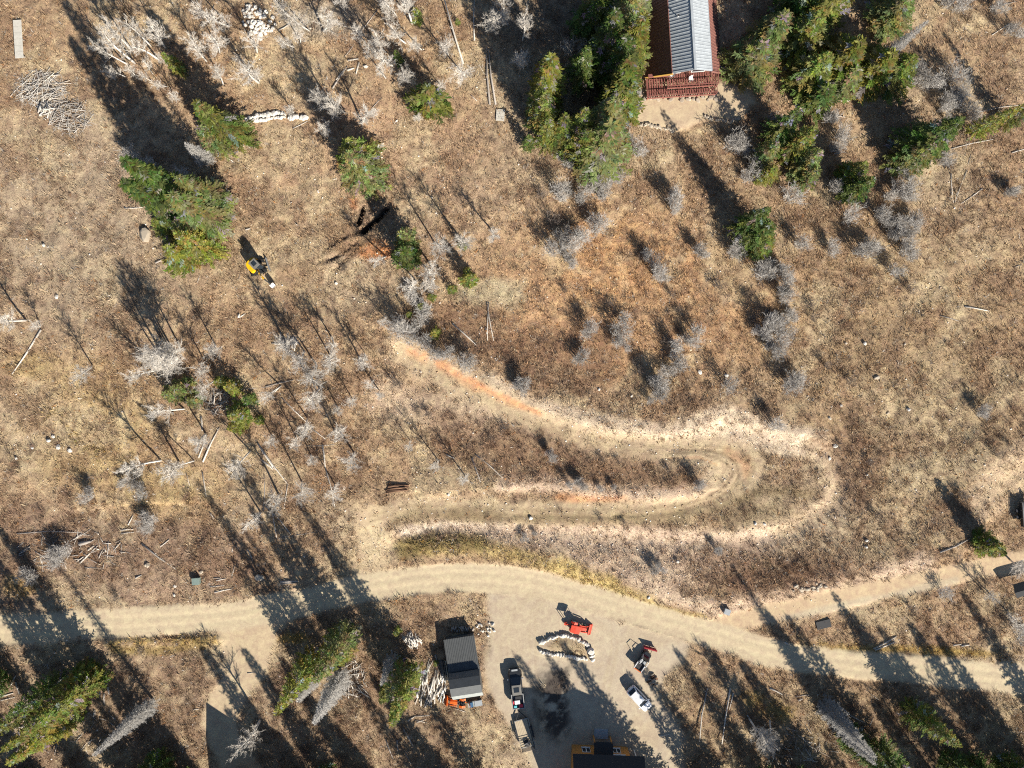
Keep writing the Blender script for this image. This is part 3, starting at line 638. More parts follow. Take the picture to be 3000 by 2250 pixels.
CONS = [  # base u, v, height, radius, palette (already read as map positions)
 (525, 205, 5, 1.5, 0), (692, 408, 13, 3.4, 0), (655, 432, 8, 2.6, 1),
 (590, 600, 20.1, 3.5, 2), (640, 650, 14, 4.1, 1), (648, 600, 13, 3.4, 1), (622, 735, 11, 3.4, 3), (566, 757, 8, 2.8, 3), (520, 680, 7, 2.6, 0), (560, 640, 17.7, 3.4, 2), (600, 690, 9, 3.2, 1),
 (1072, 520, 10.5, 4.1, 1), (1058, 480, 9, 3.3, 0), (1090, 535, 6.5, 2.9, 1),
 (1268, 312, 6.5, 3.1, 0), (1225, 62, 3.5, 1.1, 0), (1170, 182, 3.2, 1, 2), (1342, 70, 1.4, 0.5, 0),
 (1203, 760, 7.5, 2.5, 2), (1194, 712, 6.5, 2.1, 1), (1357, 722, 3.4, 0.9, 0), (1380, 822, 4.4, 1.5, 0), (1326, 850, 2.6, 0.9, 0), (1266, 873, 2.4, 0.8, 0), (1237, 902, 3, 1.2, 1), (1200, 923, 2, 0.6, 0), (1276, 980, 2.8, 1.1, 3), (1370, 800, 3, 0.9, 0),
 (1600, 300, 14, 3.5, 3), (1580, 340, 12.5, 3, 0), (1588, 372, 11.5, 3.1, 0), (1548, 428, 4, 1.3, 2), (1640, 420, 10.5, 2.8, 0), (1752, 470, 14, 4.9, 1), (1700, 470, 11.5, 3.6, 0), (1690, 420, 12.5, 3.4, 0), (1760, 410, 14, 3.9, 1), (1600, 420, 9.5, 2.5, 0),
 (1800, 305, 14, 3.8, 0), (1832, 205, 15, 3.5, 3), (1790, 250, 14, 3.6, 2), (1762, 185, 14, 3.9, 2), (1815, 120, 14, 3.6, 1), (1730, 95, 13, 3.5, 2), (1840, 60, 13, 3.5, 1), (1815, 345, 11, 3.1, 0), (1700, 240, 10, 2.8, 2),
 (2180, 208, 8.14, 4.5, 1), (2236, 131, 8.14, 4.1, 1), (2324, 141, 8.81, 4.2, 0), (2355, 239, 8.14, 4.1, 0), (2376, 306, 5.66, 3.4, 2), (2437, 208, 8.81, 4.5, 3), (2530, 234, 8.14, 4.2, 3), (2592, 239, 7.55, 3.8, 0), (2376, 80, 8.81, 3.8, 0), (2303, 28, 8.81, 3.8, 2), (2458, 255, 5.66, 3.2, 1), (2582, 69, 7.55, 3.8, 1), (2427, 7, 8.14, 3.8, 3),
 (2655, 452, 12, 4.1, 2), (2690, 425, 10, 3.5, 2), (2640, 480, 8, 3.2, 1), (2842, 395, 11, 1.9, 3), (2935, 362, 9, 1.7, 0),
 (2260, 405, 11, 2.6, 2), (2300, 455, 10, 3, 0), (2335, 500, 8, 2.6, 1), (2225, 470, 7, 2.3, 1), (2232, 522, 5, 1.8, 3), (2345, 535, 6, 2.2, 1),
 (2482, 570, 7.5, 2.6, 2), (2465, 525, 7, 2.3, 0), (2192, 700, 9, 3.4, 2), (2165, 672, 12, 2.6, 2), (2215, 725, 6, 2.6, 0),
 (2862, 1580, 5.6, 1.9, 0), (2880, 1600, 4.6, 1.7, 3),
 (1026, 1842, 18, 2.6, 1), (1000, 1872, 14, 2.4, 3), (929, 1923, 18, 2.4, 3), (905, 1960, 12, 2.1, 0), (1205, 1959, 17, 2.4, 0), (1180, 1940, 12, 2.2, 1), (1150, 1975, 9, 2, 0), (1166, 1845, 2.4, 0.8, 0), (1278, 1938, 1.8, 0.5, 0),
 (255, 2021, 17, 2.6, 3), (300, 1985, 16, 2.5, 0), (225, 2085, 14, 2.6, 3), (190, 1990, 12, 2.4, 2), (270, 1955, 9, 2.2, 0), (110, 2060, 10, 2.2, 0),
 (2654, 2064, 12, 2.5, 0), (2690, 2085, 10, 2.2, 3), (2480, 2150, 13, 2.4, 2), (2330, 2290, 15, 2.9, 2), (2430, 2330, 14, 2.9, 2), (2560, 2190, 14, 2.5, 2), (2760, 2215, 15, 2.5, 2), (2838, 2236, 14, 2.5, 2), (2930, 2226, 14, 2.5, 2), (3010, 2262, 14, 2.6, 2), (3095, 2157, 15, 2.6, 2), (2870, 2310, 14, 2.8, 2),
 (1880, 2330, 15, 2.6, 2), (1960, 2350, 17, 2.8, 2), (2060, 2300, 12, 2.4, 2), (2140, 2340, 15, 2.6, 2), (1835, 2400, 17, 2.6, 2), (2230, 2280, 14, 2.6, 2),
 (560, 2290, 14, 2.6, 2), (480, 2220, 14, 2.5, 2), (400, 2300, 15, 2.6, 2), (300, 2330, 15, 2.6, 2), (90, 2270, 14, 2.6, 2), (-40, 2120, 16, 2.6, 2), (20, 1980, 14, 2.4, 2), (-60, 1900, 15, 2.6, 2), (860, 2290, 14, 2.6, 2), (960, 2260, 13, 2.5, 2), (1070, 2290, 13, 2.5, 2), (1420, 2300, 12, 2.5, 2), (1330, 2330, 13, 2.5, 2),
]
_k = random.Random(5)
for u in list(range(-160, 1500, 105)) + list(range(2330, 3400, 105)):      # the wood goes on beyond the frame
    CONS.append((u + _k.uniform(-40, 40), _k.uniform(2400, 2560), _k.uniform(12, 16), _k.uniform(2.4, 3.1), 2))
for u, v, h, r, p in CONS:
    conifer(u, v, h * HS, r * HS, p)
for u, v, h, r in ((610, 470, 7, 1.5), (560, 560, 9, 1.4), (600, 620, 11, 1.3), (1005, 1974, 15, 2.1), (928, 1974, 9, 1.7), (452, 2055, 15, 1.7), (2410, 2062, 15, 1.9), (2440, 2110, 12, 1.5), (1150, 1930, 9, 1.2), (1845, 330, 8, 1.3), (2560, 200, 13, 1.4), (2590, 60, 13, 1.6), (1860, 40, 12, 1.6), (1065, 505, 9, 1.4)):
    conifer(u, v, h * HS, r * HS, dead=True)

# bare aspens ---------------------------------------------------------
def aspen_mesh(seed, h):
    rr = random.Random(seed); tr = MB(); out = [[], []]
    pts, ang = [], rr.uniform(0, 6.28); bend = rr.uniform(.1, .4)
    for i in range(7):
        t = i / 6; pts.append(Vector((math.cos(ang) * bend * math.sin(t * 2.4), math.sin(ang) * bend * math.sin(t * 3.0), h * t * .97 - (.4 if i == 0 else 0))))
    tr.tube(pts, [.13, .11, .095, .075, .05, .03, .01], 7)
    def at(t):
        f = min(5.999, t * 6); i = int(f); return pts[i].lerp(pts[i + 1], f - i)
    def sub(p, d, L, r0, lev):
        q, prev = p, p; n = 3 if lev == 0 else 2; dd = d.copy()
        for k in range(n):
            dd = (dd + Vector((rr.uniform(-.25, .25), rr.uniform(-.25, .25), rr.uniform(-.05, .22)))).normalized()
            q = prev + dd * L / n
            tri_tube(out, prev, q, r0 * (1 - k / n), r0 * (1 - (k + 1) / n) + .004)
            if lev < 2:
                for _ in range(3 if lev == 0 else 3):
                    s_ = prev.lerp(q, rr.random()); e = (dd + Vector((rr.uniform(-.9, .9), rr.uniform(-.9, .9), rr.uniform(-.3, .6)))).normalized()
                    sub(s_, e, L * rr.uniform(.38, .62), r0 * .5, lev + 1)
            else:
                for _ in range(1):
                    e = (dd + Vector((rr.uniform(-1, 1), rr.uniform(-1, 1), rr.uniform(-.5, .8)))).normalized()
                    blade(out, prev, prev + e * L * rr.uniform(.6, 1.2), .007)
            prev = q
    nb = 15
    for i in range(nb):
        t = .36 + .62 * (i + rr.random()) / nb; a = i * 2.4 + rr.uniform(-.5, .5); el = rr.uniform(.25, .9)
        d = Vector((math.cos(a) * math.cos(el), math.sin(a) * math.cos(el), math.sin(el)))
        sub(at(t), d, h * rr.uniform(.16, .25) * (1.25 - .6 * t), .034, 0)
    return tr.mesh('aspen_trunk', M['aspenbark'], True), finish('aspen_branches', out, M['twig'])
ASP = [(h, aspen_mesh(500 + i, h)) for i, h in enumerate((5.2, 6.0, 6.8, 7.6, 8.4, 6.4, 7.2))]
def aspen(bu, bv, tu=None, tv=None, h=None, small=False):
    h = (h or R.uniform(5.6, 8.4) * (.62 if small else 1.0)) * HS
    p = P(bu, bv); D = H - p.z
    e = empty('bare_aspen', p, 0, ('small ' if small else 'tall ' if h > 8.2 else '') + 'leafless white aspen ' + where(bu, bv), 'tree', 'leafless aspens ' + where(bu, bv))
    h0, (tm, bm_) = R.choice(ASP); s = h / h0
    lx = ly = 0.0
    if tu is not None:
        k = D / (D - .72 * h); cu, cv = 1500 + (bu - 1500) * k, 1125 + (bv - 1125) * k
        sc = F / (D - .72 * h); lx, ly = (tu - cu) / sc / .72, -(tv - cv) / sc / .72
        l = math.hypot(lx, ly); mx = .36 * h
        if l > mx: lx, ly = lx * mx / l, ly * mx / l
    l = math.hypot(lx, ly)
    q = Quaternion((0, 0, 1), R.uniform(0, 6.28))
    if l > .01: q = Quaternion((-ly / l, lx / l, 0), math.atan2(l, h)) @ q
    e.rotation_mode = 'QUATERNION'; e.rotation_quaternion = q; e.scale = (s * R.uniform(.9, 1.15),) * 2 + (s,)
    ob('trunk', tm, e); ob('branches', bm_, e)
def Zl(ou, ov, rows): return [(a / K + ou, b / K + ov, c / K + ou, d / K + ov) for a, b, c, d in rows]
A_BIG = Zl(0, 0, [(1030, 520, 760, 400), (1060, 395, 910, 240), (1095, 510, 920, 350), (1225, 375, 1080, 240), (1290, 490, 1110, 410), (1340, 390, 1250, 250), (1700, 190, 1610, 90), (1675, 495, 1580, 360), (1860, 215, 1750, 210), (1780, 430, 1750, 350), (2080, 425, 2020, 330), (2100, 670, 2040, 580), (1810, 690, 1760, 600)]) \
 + Zl(750, 0, [(265, 135, 210, 60), (435, 250, 330, 170), (540, 250, 590, 170), (310, 380, 240, 370), (1130, 120, 1060, 30), (1265, 195, 1220, 70), (1215, 350, 1150, 270), (980, 465, 920, 400), (1055, 430, 1010, 340), (1345, 405, 1290, 410), (1115, 535, 1050, 530), (1230, 640, 1195, 620), (1560, 450, 1540, 390), (1690, 618, 1655, 650), (520, 800, 490, 780), (650, 915, 630, 880), (590, 1070, 560, 1050), (855, 1000, 885, 930), (1930, 220, 1990, 190), (2170, 560, 2150, 500), (1100, 20, 1060, -40), (720, 20, 690, -30), (860, 320, 820, 260)]) \
 + Zl(0, 550, [(215, 1070, 40, 1050), (750, 1440, 650, 1510), (1270, 1320, 1290, 1420), (1400, 1380, 1430, 1400), (1675, 1440, 1690, 1560), (1745, 1270, 1760, 1340), (1270, 1480, 1080, 1530)]) \
 + Zl(750, 550, [(1055, 555, 980, 610), (1910, 340, 1960, 460), (1450, 450, 1570, 570), (1650, 400, 1790, 600), (1430, 650, 1390, 700), (1300, 760, 1260, 830), (1450, 740, 1420, 800), (620, 1225, 690, 1390), (830, 1365, 870, 1430), (490, 1440, 450, 1540), (390, 1320, 360, 1440), (600, 1355, 620, 1440), (250, 1280, 300, 1350)]) \
 + Zl(0, 1100, [(1305, 690, 1060, 770), (1575, 690, 1390, 750), (1495, 270, 1310, 290), (1450, 700, 1380, 800), (2030, 610, 1920, 760), (2110, 1110, 2020, 1200), (1740, 40, 1650, 130), (1670, 470, 1640, 560)]) \
 + Zl(750, 1100, [(205, 85, 80, 220), (520, 100, 480, 190), (420, 345, 435, 450), (800, 630, 800, 720), (375, 865, 390, 960), (185, 970, 160, 1060), (640, 880, 640, 960), (650, 470, 700, 450)])
A_SM = Zl(0, 0, [(1360, 530, 1300, 470), (1240, 600, 1190, 520), (1100, 615, 1050, 570), (1020, 625, 900, 600), (1230, 660, 1150, 610), (1360, 700, 1270, 680), (1430, 820, 1400, 780), (1970, 500, 1935, 480)]) \
 + Zl(750, 0, [(360, 350, 330, 290), (1135, 200, 1080, 140), (1050, 635, 1020, 600), (305, 910, 270, 880), (30, 660, 0, 610), (1500, 700, 1490, 680), (1330, 960, 1320, 950)]) \
 + Zl(0, 550, [(330, 1125, 285, 1128)]) + Zl(750, 550, [(1050, 1050, 1030, 1110), (1190, 1060, 1170, 1110), (880, 1340, 890, 1400), (990, 1630, 920, 1590)]) \
 + Zl(750, 1100, [(650, 240, 650, 280), (330, 515, 310, 560), (1000, 120, 1010, 170), (1250, 530, 1240, 580), (1480, 690, 1460, 730), (1720, 850, 1690, 830), (135, 500, 110, 540), (440, 640, 440, 690), (780, 190, 775, 220)])
for a in A_BIG: aspen(*a)
for a in A_SM: aspen(*a, small=True)
for u, v, h in ((760, 2110, 9), (2195, 2105, 8), (2755, 2290, 10), (1530, 120, 7), (1475, 60, 7)): aspen(u, v, h=h)
for u, v, h in ((505, 1036, 10.5), (488, 1018, 9.5), (520, 1048, 10), (472, 1030, 9), (530, 1020, 8.5)): aspen(u, v, u - 12, v + 22, h)
aspen(2255, 2110, 2250, 2170, 7); aspen(2930, 2230, 2960, 2290, 9); aspen(2960, 1640, 2990, 1660, 7); aspen(2885, 1735, 2880, 1745, 5); aspen(2950, 1790, 2985, 1830, 6)

# grey oak brush --------------------------------------------------------
def bush_mesh(seed, r, h, m, stems=15, tw=13, fine=5):
    rr = random.Random(seed); out = [[], []]
    for i in range(stems):
        a = i * 2.4 + rr.uniform(-.4, .4); rad = r * math.sqrt((i + .5) / stems)
        b = Vector((math.cos(a) * rad * .3, math.sin(a) * rad * .3, -.1)); e = Vector((math.cos(a) * rad * .8, math.sin(a) * rad * .8, h * rr.uniform(.6, .95)))
        mid = b.lerp(e, .5) + Vector((rr.uniform(-.1, .1), rr.uniform(-.1, .1), .1))
        tri_tube(out, b, mid, .03, .022); tri_tube(out, mid, e, .022, .01)
        for j in range(tw):
            t = rr.uniform(.42, 1); q = (b.lerp(mid, t * 2) if t < .5 else mid.lerp(e, t * 2 - 1))
            d = Vector((rr.uniform(-1, 1), rr.uniform(-1, 1), rr.uniform(0, 1.1))).normalized(); L = rr.uniform(.3, .65) * (.5 + r * .45)
            s_ = q + d * L; tri_tube(out, q, s_, .012, .007)
            for _ in range(fine):
                t2 = rr.uniform(.3, 1); d2 = (d + Vector((rr.uniform(-1, 1), rr.uniform(-1, 1), rr.uniform(-.3, 1)))).normalized()
                blade(out, q.lerp(s_, t2), q.lerp(s_, t2) + d2 * L * rr.uniform(.4, .9), .012)
    return finish('bush_twigs', out, m)
BUSH = [(r, h, bush_mesh(700 + i, r, h, M['greytwig'])) for i, (r, h) in enumerate(((1.15, 2.0), (1.35, 2.4), (1.0, 1.7), (1.45, 2.8), (1.2, 3.1)))]
DBUSH = [(r, h, bush_mesh(720 + i, r, h, M['darktwig'], 10, 8, 3)) for i, (r, h) in enumerate(((.9, 1.2), (1.2, 1.5), (.8, 1.6)))]
def bush(u, v, s=1.0, dark=False):
    r, h, me = R.choice(DBUSH if dark else BUSH); w_ = where(u, v); g_ = P(u, v)
    if sample(m_hard, np.array([g_.x]), np.array([g_.y]))[0] > .25: return
    if w_ == 'inside the switchback driveway': s *= .62
    sx, sz = s * R.uniform(.85, 1.2), s * R.uniform(.8, 1.25); z_ = 'tall ' if h * sz > 2.6 else 'wide ' if r * sx > 1.45 else 'low ' if h * sz < 1.7 else ''
    o = ob('oak_bush', me, None, P(u, v), (0, 0, R.uniform(0, 6.28)), (sx, s * R.uniform(.85, 1.2), sz))
    tag(o, z_ + ('dark brown' if dark else 'soft grey') + ' leafless oak bush ' + w_, 'bush', ('brown' if dark else 'grey') + ' oak bushes ' + w_)
def Zp(ou, ov, rows): return [(a / K + ou, b / K + ov) for a, b in rows]
BUSHES = Zp(1450, 0, [(1000, 1150), (1080, 1180), (650, 1350), (880, 1290), (980, 1430), (520, 1560), (700, 1560), (830, 1500), (790, 1420), (600, 1350), (740, 1310), (560, 1230), (1150, 1250), (1960, 1200), (1900, 1180), (2080, 1380), (2010, 1230), (230, 500), (590, 440), (700, 430), (50, 200)]) \
 + Zp(1450, 550, [(540, 100), (690, 100), (860, 60), (600, 380), (560, 480), (640, 480), (600, 580), (780, 280), (820, 340), (460, 520), (700, 420), (520, 420), (1430, 150), (1450, 90), (1940, 470), (1930, 540), (1980, 420), (1640, 520), (1280, 620), (1300, 700), (1040, 1070), (1010, 1170), (980, 1260), (770, 1130), (680, 1390), (1620, 1160), (1600, 1260), (1450, 1340), (1480, 1430), (1420, 1480), (1310, 1560), (1330, 1640), (1870, 1600), (2180, 1120), (2170, 1190), (180, 1600), (230, 1570)]) \
 + Zp(2200, 550, [(230, 700), (270, 760), (230, 850), (250, 900), (160, 1050), (250, 1080), (300, 1020), (190, 1150), (280, 1180), (180, 1290), (230, 1240), (180, 1340), (900, 480), (880, 530), (960, 500), (1090, 300), (1180, 350), (1250, 380), (1290, 330), (1150, 400), (1230, 540), (1140, 690), (760, 240), (290, 100), (380, 470), (330, 1590), (620, 470), (1150, 30), (1100, 80), (1200, 60), (1020, 250), (110, 620), (60, 700)]) \
 + Zp(2200, 0, [(1300, 620), (1270, 700), (1600, 640), (1650, 760), (1550, 850), (1620, 830), (1520, 900), (1700, 900), (1760, 960), (690, 1130), (680, 1220), (620, 980), (1520, 1320), (1240, 1440), (1180, 1400), (1240, 1530), (650, 1530), (1550, 50), (1650, 90), (170, 1010), (1450, 700), (2100, 1560), (2150, 300), (2050, 280), (1960, 100)]) \
 + Zp(1450, 1100, [(440, 620), (460, 660), (1310, 160), (1310, 60), (1790, 1400), (1310, 1530), (1280, 1560), (720, 900), (850, 910), (600, 880), (320, 1270), (680, 860), (960, 900), (1640, 880)]) \
 + Zp(2200, 1100, [(290, 60), (170, 400), (1830, 280)]) + Zp(750, 550, [(1350, 1080), (1300, 1230), (1380, 1250), (1150, 1120), (1450, 1340), (1560, 1350), (1700, 1430), (1350, 960), (1380, 1010), (1220, 1180)]) \
 + Zp(0, 1100, [(1250, 1150), (1200, 1190), (750, 980), (480, 1480), (520, 1440), (300, 1600), (560, 1400), (1100, 860), (1180, 930)]) + Zp(2200, 1650, [(1530, 220), (2150, 540), (90, 1450), (170, 1400)]) + Zp(1450, 1650, [(2150, 1350)]) \
 + Zp(0, 0, [(1110, 1290), (1250, 1370), (1480, 1480), (1580, 1640)])
for u, v in BUSHES:
    bush(u, v, R.uniform(.95, 1.4))
    if R.random() < .55 and v > 250: bush(u + R.uniform(-30, 30), v + R.uniform(-26, 26), R.uniform(.7, 1.1))
DARKB = Zp(1450, 550, [(380, 60), (470, 260), (1180, 560), (1360, 590), (930, 950), (1420, 860), (1480, 1000), (660, 980), (1150, 1420), (1380, 1250), (1180, 1480), (2130, 620), (2030, 880), (2090, 1060), (560, 830), (1800, 800)]) + Zp(2200, 550, [(760, 330), (1090, 560), (480, 960), (500, 1060), (210, 1480), (1280, 820), (800, 1560), (600, 1440)]) \
 + Zp(1450, 1100, [(1000, 700), (1400, 760), (1560, 770), (860, 680), (1300, 1400), (1720, 1320), (850, 1160), (1040, 1180)]) + Zp(2200, 1100, [(120, 280), (700, 560), (950, 700), (1000, 1130), (1880, 240), (2080, 560), (1980, 640), (1700, 960)]) + Zp(750, 550, [(720, 660), (760, 250), (1750, 1370)]) \
 + Zp(750, 1100, [(1150, 70), (1320, 300), (1220, 340), (1400, 320), (2000, 420), (1900, 500)]) + Zp(2200, 1650, [(1900, 130), (1280, 350), (1080, 1050), (1300, 1350)]) + Zp(0, 1650, [(950, 280), (430, 240), (1160, 700)])
for u, v in DARKB: bush(u, v, R.uniform(.8, 1.3), True)
# ------------------------------------------------------------------ man-made materials
M.update(
    brownroof=mat('brown_metal_roofing', (.23, .105, .085), 0.55, 0.08, 1.5, metal=0.0, spec=.4),
    greyroof=mat('galvanised_roofing', (.40, .43, .45), 0.5, 0.08, 1.5, metal=0.0, spec=.5),
    blackroof=mat('black_shingles', (.035, .036, .038), 0.9, 0.2, 6.0, bump=.4),
    shedroof=mat('dark_grey_metal', (.105, .11, .11), 0.5, 0.07, 2.0, metal=.2), shedlight=mat('light_grey_metal', (.36, .385, .37), 0.5, 0.07, 2.0, metal=.2),
    deck=mat('red_brown_deck_stain', (.26, .10, .08), 0.75, 0.15, 4.0, rnd=.12), brownwall=mat('brown_siding', (.19, .09, .065), 0.8, 0.12, 3.0),
    yellowwood=mat('yellow_pine_trim', (.62, .36, .09), 0.7, 0.12, 3.0), orangewall=mat('orange_wood_siding', (.52, .235, .06), 0.75, 0.12, 2.0, bump=.2),
    whitepaint=mat('white_paint', (.80, .80, .78), 0.5, 0.05, 2.0), glass=mat('dark_glass', (.025, .032, .04), 0.08, 0.05, 1.0, spec=.6),
    carwhite=mat('white_car_paint', (.80, .81, .82), 0.25, 0.02, 1.0, spec=.5), carblack=mat('black_car_paint', (.030, .032, .035), 0.22, 0.04, 1.0, spec=.5),
    cargrey=mat('grey_roof_paint', (.20, .19, .17), 0.35, 0.06, 1.0), tyre=mat('tyre_rubber', (.022, .022, .022), 0.9, 0.15, 8.0), rim=mat('wheel_rim', (.35, .35, .36), 0.35, 0.05, 4.0, metal=.7),
    red=mat('tractor_red', (.72, .085, .045), 0.4, 0.06, 2.0), orange=mat('tractor_orange', (.80, .16, .025), 0.4, 0.06, 2.0), yellow=mat('excavator_yellow', (.86, .47, .012), 0.4, 0.05, 2.0),
    darkred=mat('dark_red_plow_paint', (.34, .018, .03), 0.4, 0.08, 2.0), blackmetal=mat('black_steel', (.03, .03, .032), 0.5, 0.1, 3.0), steel=mat('bare_steel', (.38, .38, .37), 0.45, 0.1, 3.0, metal=.5),
    plywood=mat('plywood_deck', (.50, .41, .28), 0.8, 0.1, 2.0), boardwood=mat('weathered_board', (.55, .52, .45), 0.85, 0.1, 2.0), greenbox=mat('green_utility_paint', (.20, .26, .23), 0.6, 0.06, 2.0),
    greybox=mat('grey_plastic', (.34, .36, .37), 0.6, 0.08, 2.0), blue=mat('blue_plastic', (.05, .13, .24), 0.5, 0.08, 2.0), teal=mat('teal_plastic', (.12, .50, .55), 0.5, 0.08, 2.0), pinkred=mat('red_plastic', (.70, .05, .08), 0.5, 0.08, 2.0),
    lamp=mat('lamp_lens', (.55, .50, .42), 0.15, 0.03, 2.0), redlamp=mat('red_lens', (.5, .02, .02), 0.2, 0.03, 2.0),
)
def bar(mb, a, b, w_, h_):                         # a straight beam between two points
    a, b = Vector(a), Vector(b); d = (b - a).normalized(); s = Vector((-d.y, d.x, 0)); s = s.normalized() if s.length > .01 else Vector((1, 0, 0)); t = d.cross(s)
    vs = [p + s * i * w_ / 2 + t * j * h_ / 2 for p in (a, b) for i, j in ((-1, -1), (1, -1), (1, 1), (-1, 1))]
    return mb.add(vs, [[3, 2, 1, 0], [4, 5, 6, 7], [0, 1, 5, 4], [1, 2, 6, 5], [2, 3, 7, 6], [3, 0, 4, 7]])
def ribs(parent, mat_, a0, a1, b0, b1, n, w_=.05, h_=.05):
    """standing seams from line a0-a1 (top) down to line b0-b1 (bottom), each a part"""
    for i in range(n):
        t = (i + .5) / n; p, q = Vector(a0).lerp(Vector(a1), t), Vector(b0).lerp(Vector(b1), t)
        nn = (Vector(a1) - Vector(a0)).cross(q - p).normalized(); nn = nn if nn.z > 0 else -nn
        m = MB(); bar(m, p + nn * .03, q + nn * .03, w_, h_); m.build('rib', mat_, parent)

# ------------------------------------------------------------------ the brown cabin with the grey upper roof
p = P(2003, 222); p.z = float(hz(p.x, p.y))
cab = empty('cabin', (24.0 * HS, 43.2 * HS, p.z), math.radians(3.6), 'brown cabin with ribbed grey upper roof and red-brown deck', 'cabin')
S = HS; RZ, BZ, EZ = 6.5 * S, 4.9 * S, .3 * S; BX, EX = 2.62 * S, 5.3 * S; LN = 13.0 * S; YR = -1.9 * S; YB = -1.55 * S
MB().prism([(-4.6 * S, 0), (4.6 * S, 0), (4.6 * S, LN - .6), (-4.6 * S, LN - .6)], -.5, .9).build('foundation', M['brownwall'], cab)
wl = MB().side_prism([(-4.9 * S, .6), (4.9 * S, .6), (BX - .15, BZ - .15), (0, RZ - .2), (-BX + .15, BZ - .15)], 0.05, .2).build('front_wall', M['brownwall'], cab)
MB().side_prism([(-4.9 * S, .6), (4.9 * S, .6), (BX - .15, BZ - .15), (0, RZ - .2), (-BX + .15, BZ - .15)], LN - .8, LN - .65).build('back_wall', M['brownwall'], cab)
for x0, x1, z0, z1 in ((-2.6, -.8, 1.6, 3.4), (.9, 2.9, 1.6, 3.6)):
    wn = MB().box(((x0 + x1) / 2, .02, (z0 + z1) / 2), (x1 - x0, .06, z1 - z0)).build('window', M['glass'], cab)
    f = MB()
    for a, b in (((x0, 0, z0), (x1, 0, z0)), ((x0, 0, z1), (x1, 0, z1)), ((x0, 0, z0), (x0, 0, z1)), ((x1, 0, z0), (x1, 0, z1))): bar(f, a, b, .1, .1)
    f.build('frame', M['whitepaint'], wn)
for sx in (-1, 1):
    a, b, c, d = (0, YR, RZ), (0, LN, RZ), (sx * BX, LN, BZ), (sx * BX, YB, BZ)
    q = [a, b, c, d] if sx < 0 else [a, d, c, b]
    r1 = MB().slab(q, .05).build('upper_roof', M['greyroof'], cab); tag(r1, 'ribbed grey metal upper roof slope')
    ribs(r1, M['greyroof'], a, b, d, c, 33, .09, .13)
    e0, e1 = (sx * EX, LN, EZ), (sx * EX, .1, EZ); c2, d2 = (sx * (BX - .04), LN - .02, BZ - .05), (sx * (BX - .04), YB + .02, BZ - .05)
    q = [d2, c2, e0, e1] if sx < 0 else [d2, e1, e0, c2]
    r2 = MB().slab(q, .05).build('lower_roof', M['brownroof'], cab); tag(r2, 'steep brown ribbed lower roof slope')
    ribs(r2, M['brownroof'], d2, c2, e1, e0, 33, .13, .16)
    m = MB(); bar(m, (sx * EX, .1 - .03, EZ + .02), (sx * BX, YB - .05, BZ), .08, .3)
    tag(m.build('bargeboard', M['yellowwood'] if sx < 0 else M['brownroof'], cab), 'yellow pine bargeboard' if sx < 0 else 'brown bargeboard')
    m = MB(); bar(m, (sx * (BX + .03), YB, BZ + .02), (sx * (BX + .03), LN, BZ + .02), .16, .10); m.build('break_trim', M['brownroof'] if sx < 0 else M['greyroof'], cab)
m = MB(); bar(m, (0, YR - .02, RZ + .06), (0, LN, RZ + .06), .34, .06); m.build('ridge_cap', M['greyroof'], cab)
ch = MB().tube([(0.05, 8.6, RZ - .4), (.05, 8.6, RZ + 1.5)], .12, 12).build('chimney_pipe', M['steel'], cab)
MB().tube([(0.05, 8.6, RZ + 1.5), (.05, 8.6, RZ + 1.56), (.05, 8.6, RZ + 1.75)], [.30, .30, .05], 14).build('cap', M['blackmetal'], ch)
for y_, s_ in ((8.7, 1), (6.2, 1)):
    vz = RZ - (RZ - BZ) * .62
    v_ = MB().tube([(-1.65 * S, y_, vz), (-1.65 * S, y_, vz + .55)], .07, 10).build('roof_vent', M['whitepaint'], cab); MB().box((-1.65 * S, y_, vz + .58), (.24, .24, .06)).build('hood', M['blackmetal'], v_)
# deck in two levels
DZ1, DZ0 = 1.25, .62
for zz, x0, x1, y0, y1, nm in ((DZ1, -2.55 * S, 4.4 * S, -1.95 * S, .0, 'upper_deck'), (DZ0, -5.3 * S, 4.3 * S, -2.95 * S, -2.0 * S, 'lower_deck'), (DZ0, -5.3 * S, -2.6 * S, -1.98 * S, -.3, 'side_deck')):
    dk = MB(); bar(dk, (x0, y0 + .05, zz - .15), (x1, y0 + .05, zz - .15), .08, .22); bar(dk, (x0, y1 - .05, zz - .15), (x1, y1 - .05, zz - .15), .08, .22)
    for x in np.linspace(x0 + .1, x1 - .1, 5): dk.box((x, y0 + .12, zz / 2 - .3), (.14, .14, zz + .3)); dk.box((x, y1 - .12, zz / 2 - .3), (.14, .14, zz + .3))
    d_ = dk.build(nm, M['deck'], cab)
    n_ = int((x1 - x0) / .36); pm = MB().box((0, 0, 0), (.22, y1 - y0 - .02, .045)).mesh('plank', M['deck'])
    for i in range(n_): ob('plank', pm, d_, (x0 + (x1 - x0) * (i + .5) / n_, (y0 + y1) / 2, zz + R.uniform(-.006, .006)))
def rail(pts, z0, zt, par):
    rl = MB()
    for a, b in zip(pts[:-1], pts[1:]):
        bar(rl, (*a, z0 + zt), (*b, z0 + zt), .11, .06); bar(rl, (*a, z0 + .15), (*b, z0 + .15), .06, .06)
    rl.build('handrail', M['deck'], par)
    for a, b in zip(pts[:-1], pts[1:]):
        L = math.dist(a, b); n_ = max(2, int(L / .45))
        for i in range(n_ + 1):
            t = i / n_; big = i % 6 == 0
            MB().box((a[0] + (b[0] - a[0]) * t, a[1] + (b[1] - a[1]) * t, z0 + zt / 2), (.08 if big else .03,) * 2 + (zt,)).build('baluster', M['deck'], par)
rg = empty('railing', (0, 0, 0)); rg.parent = cab
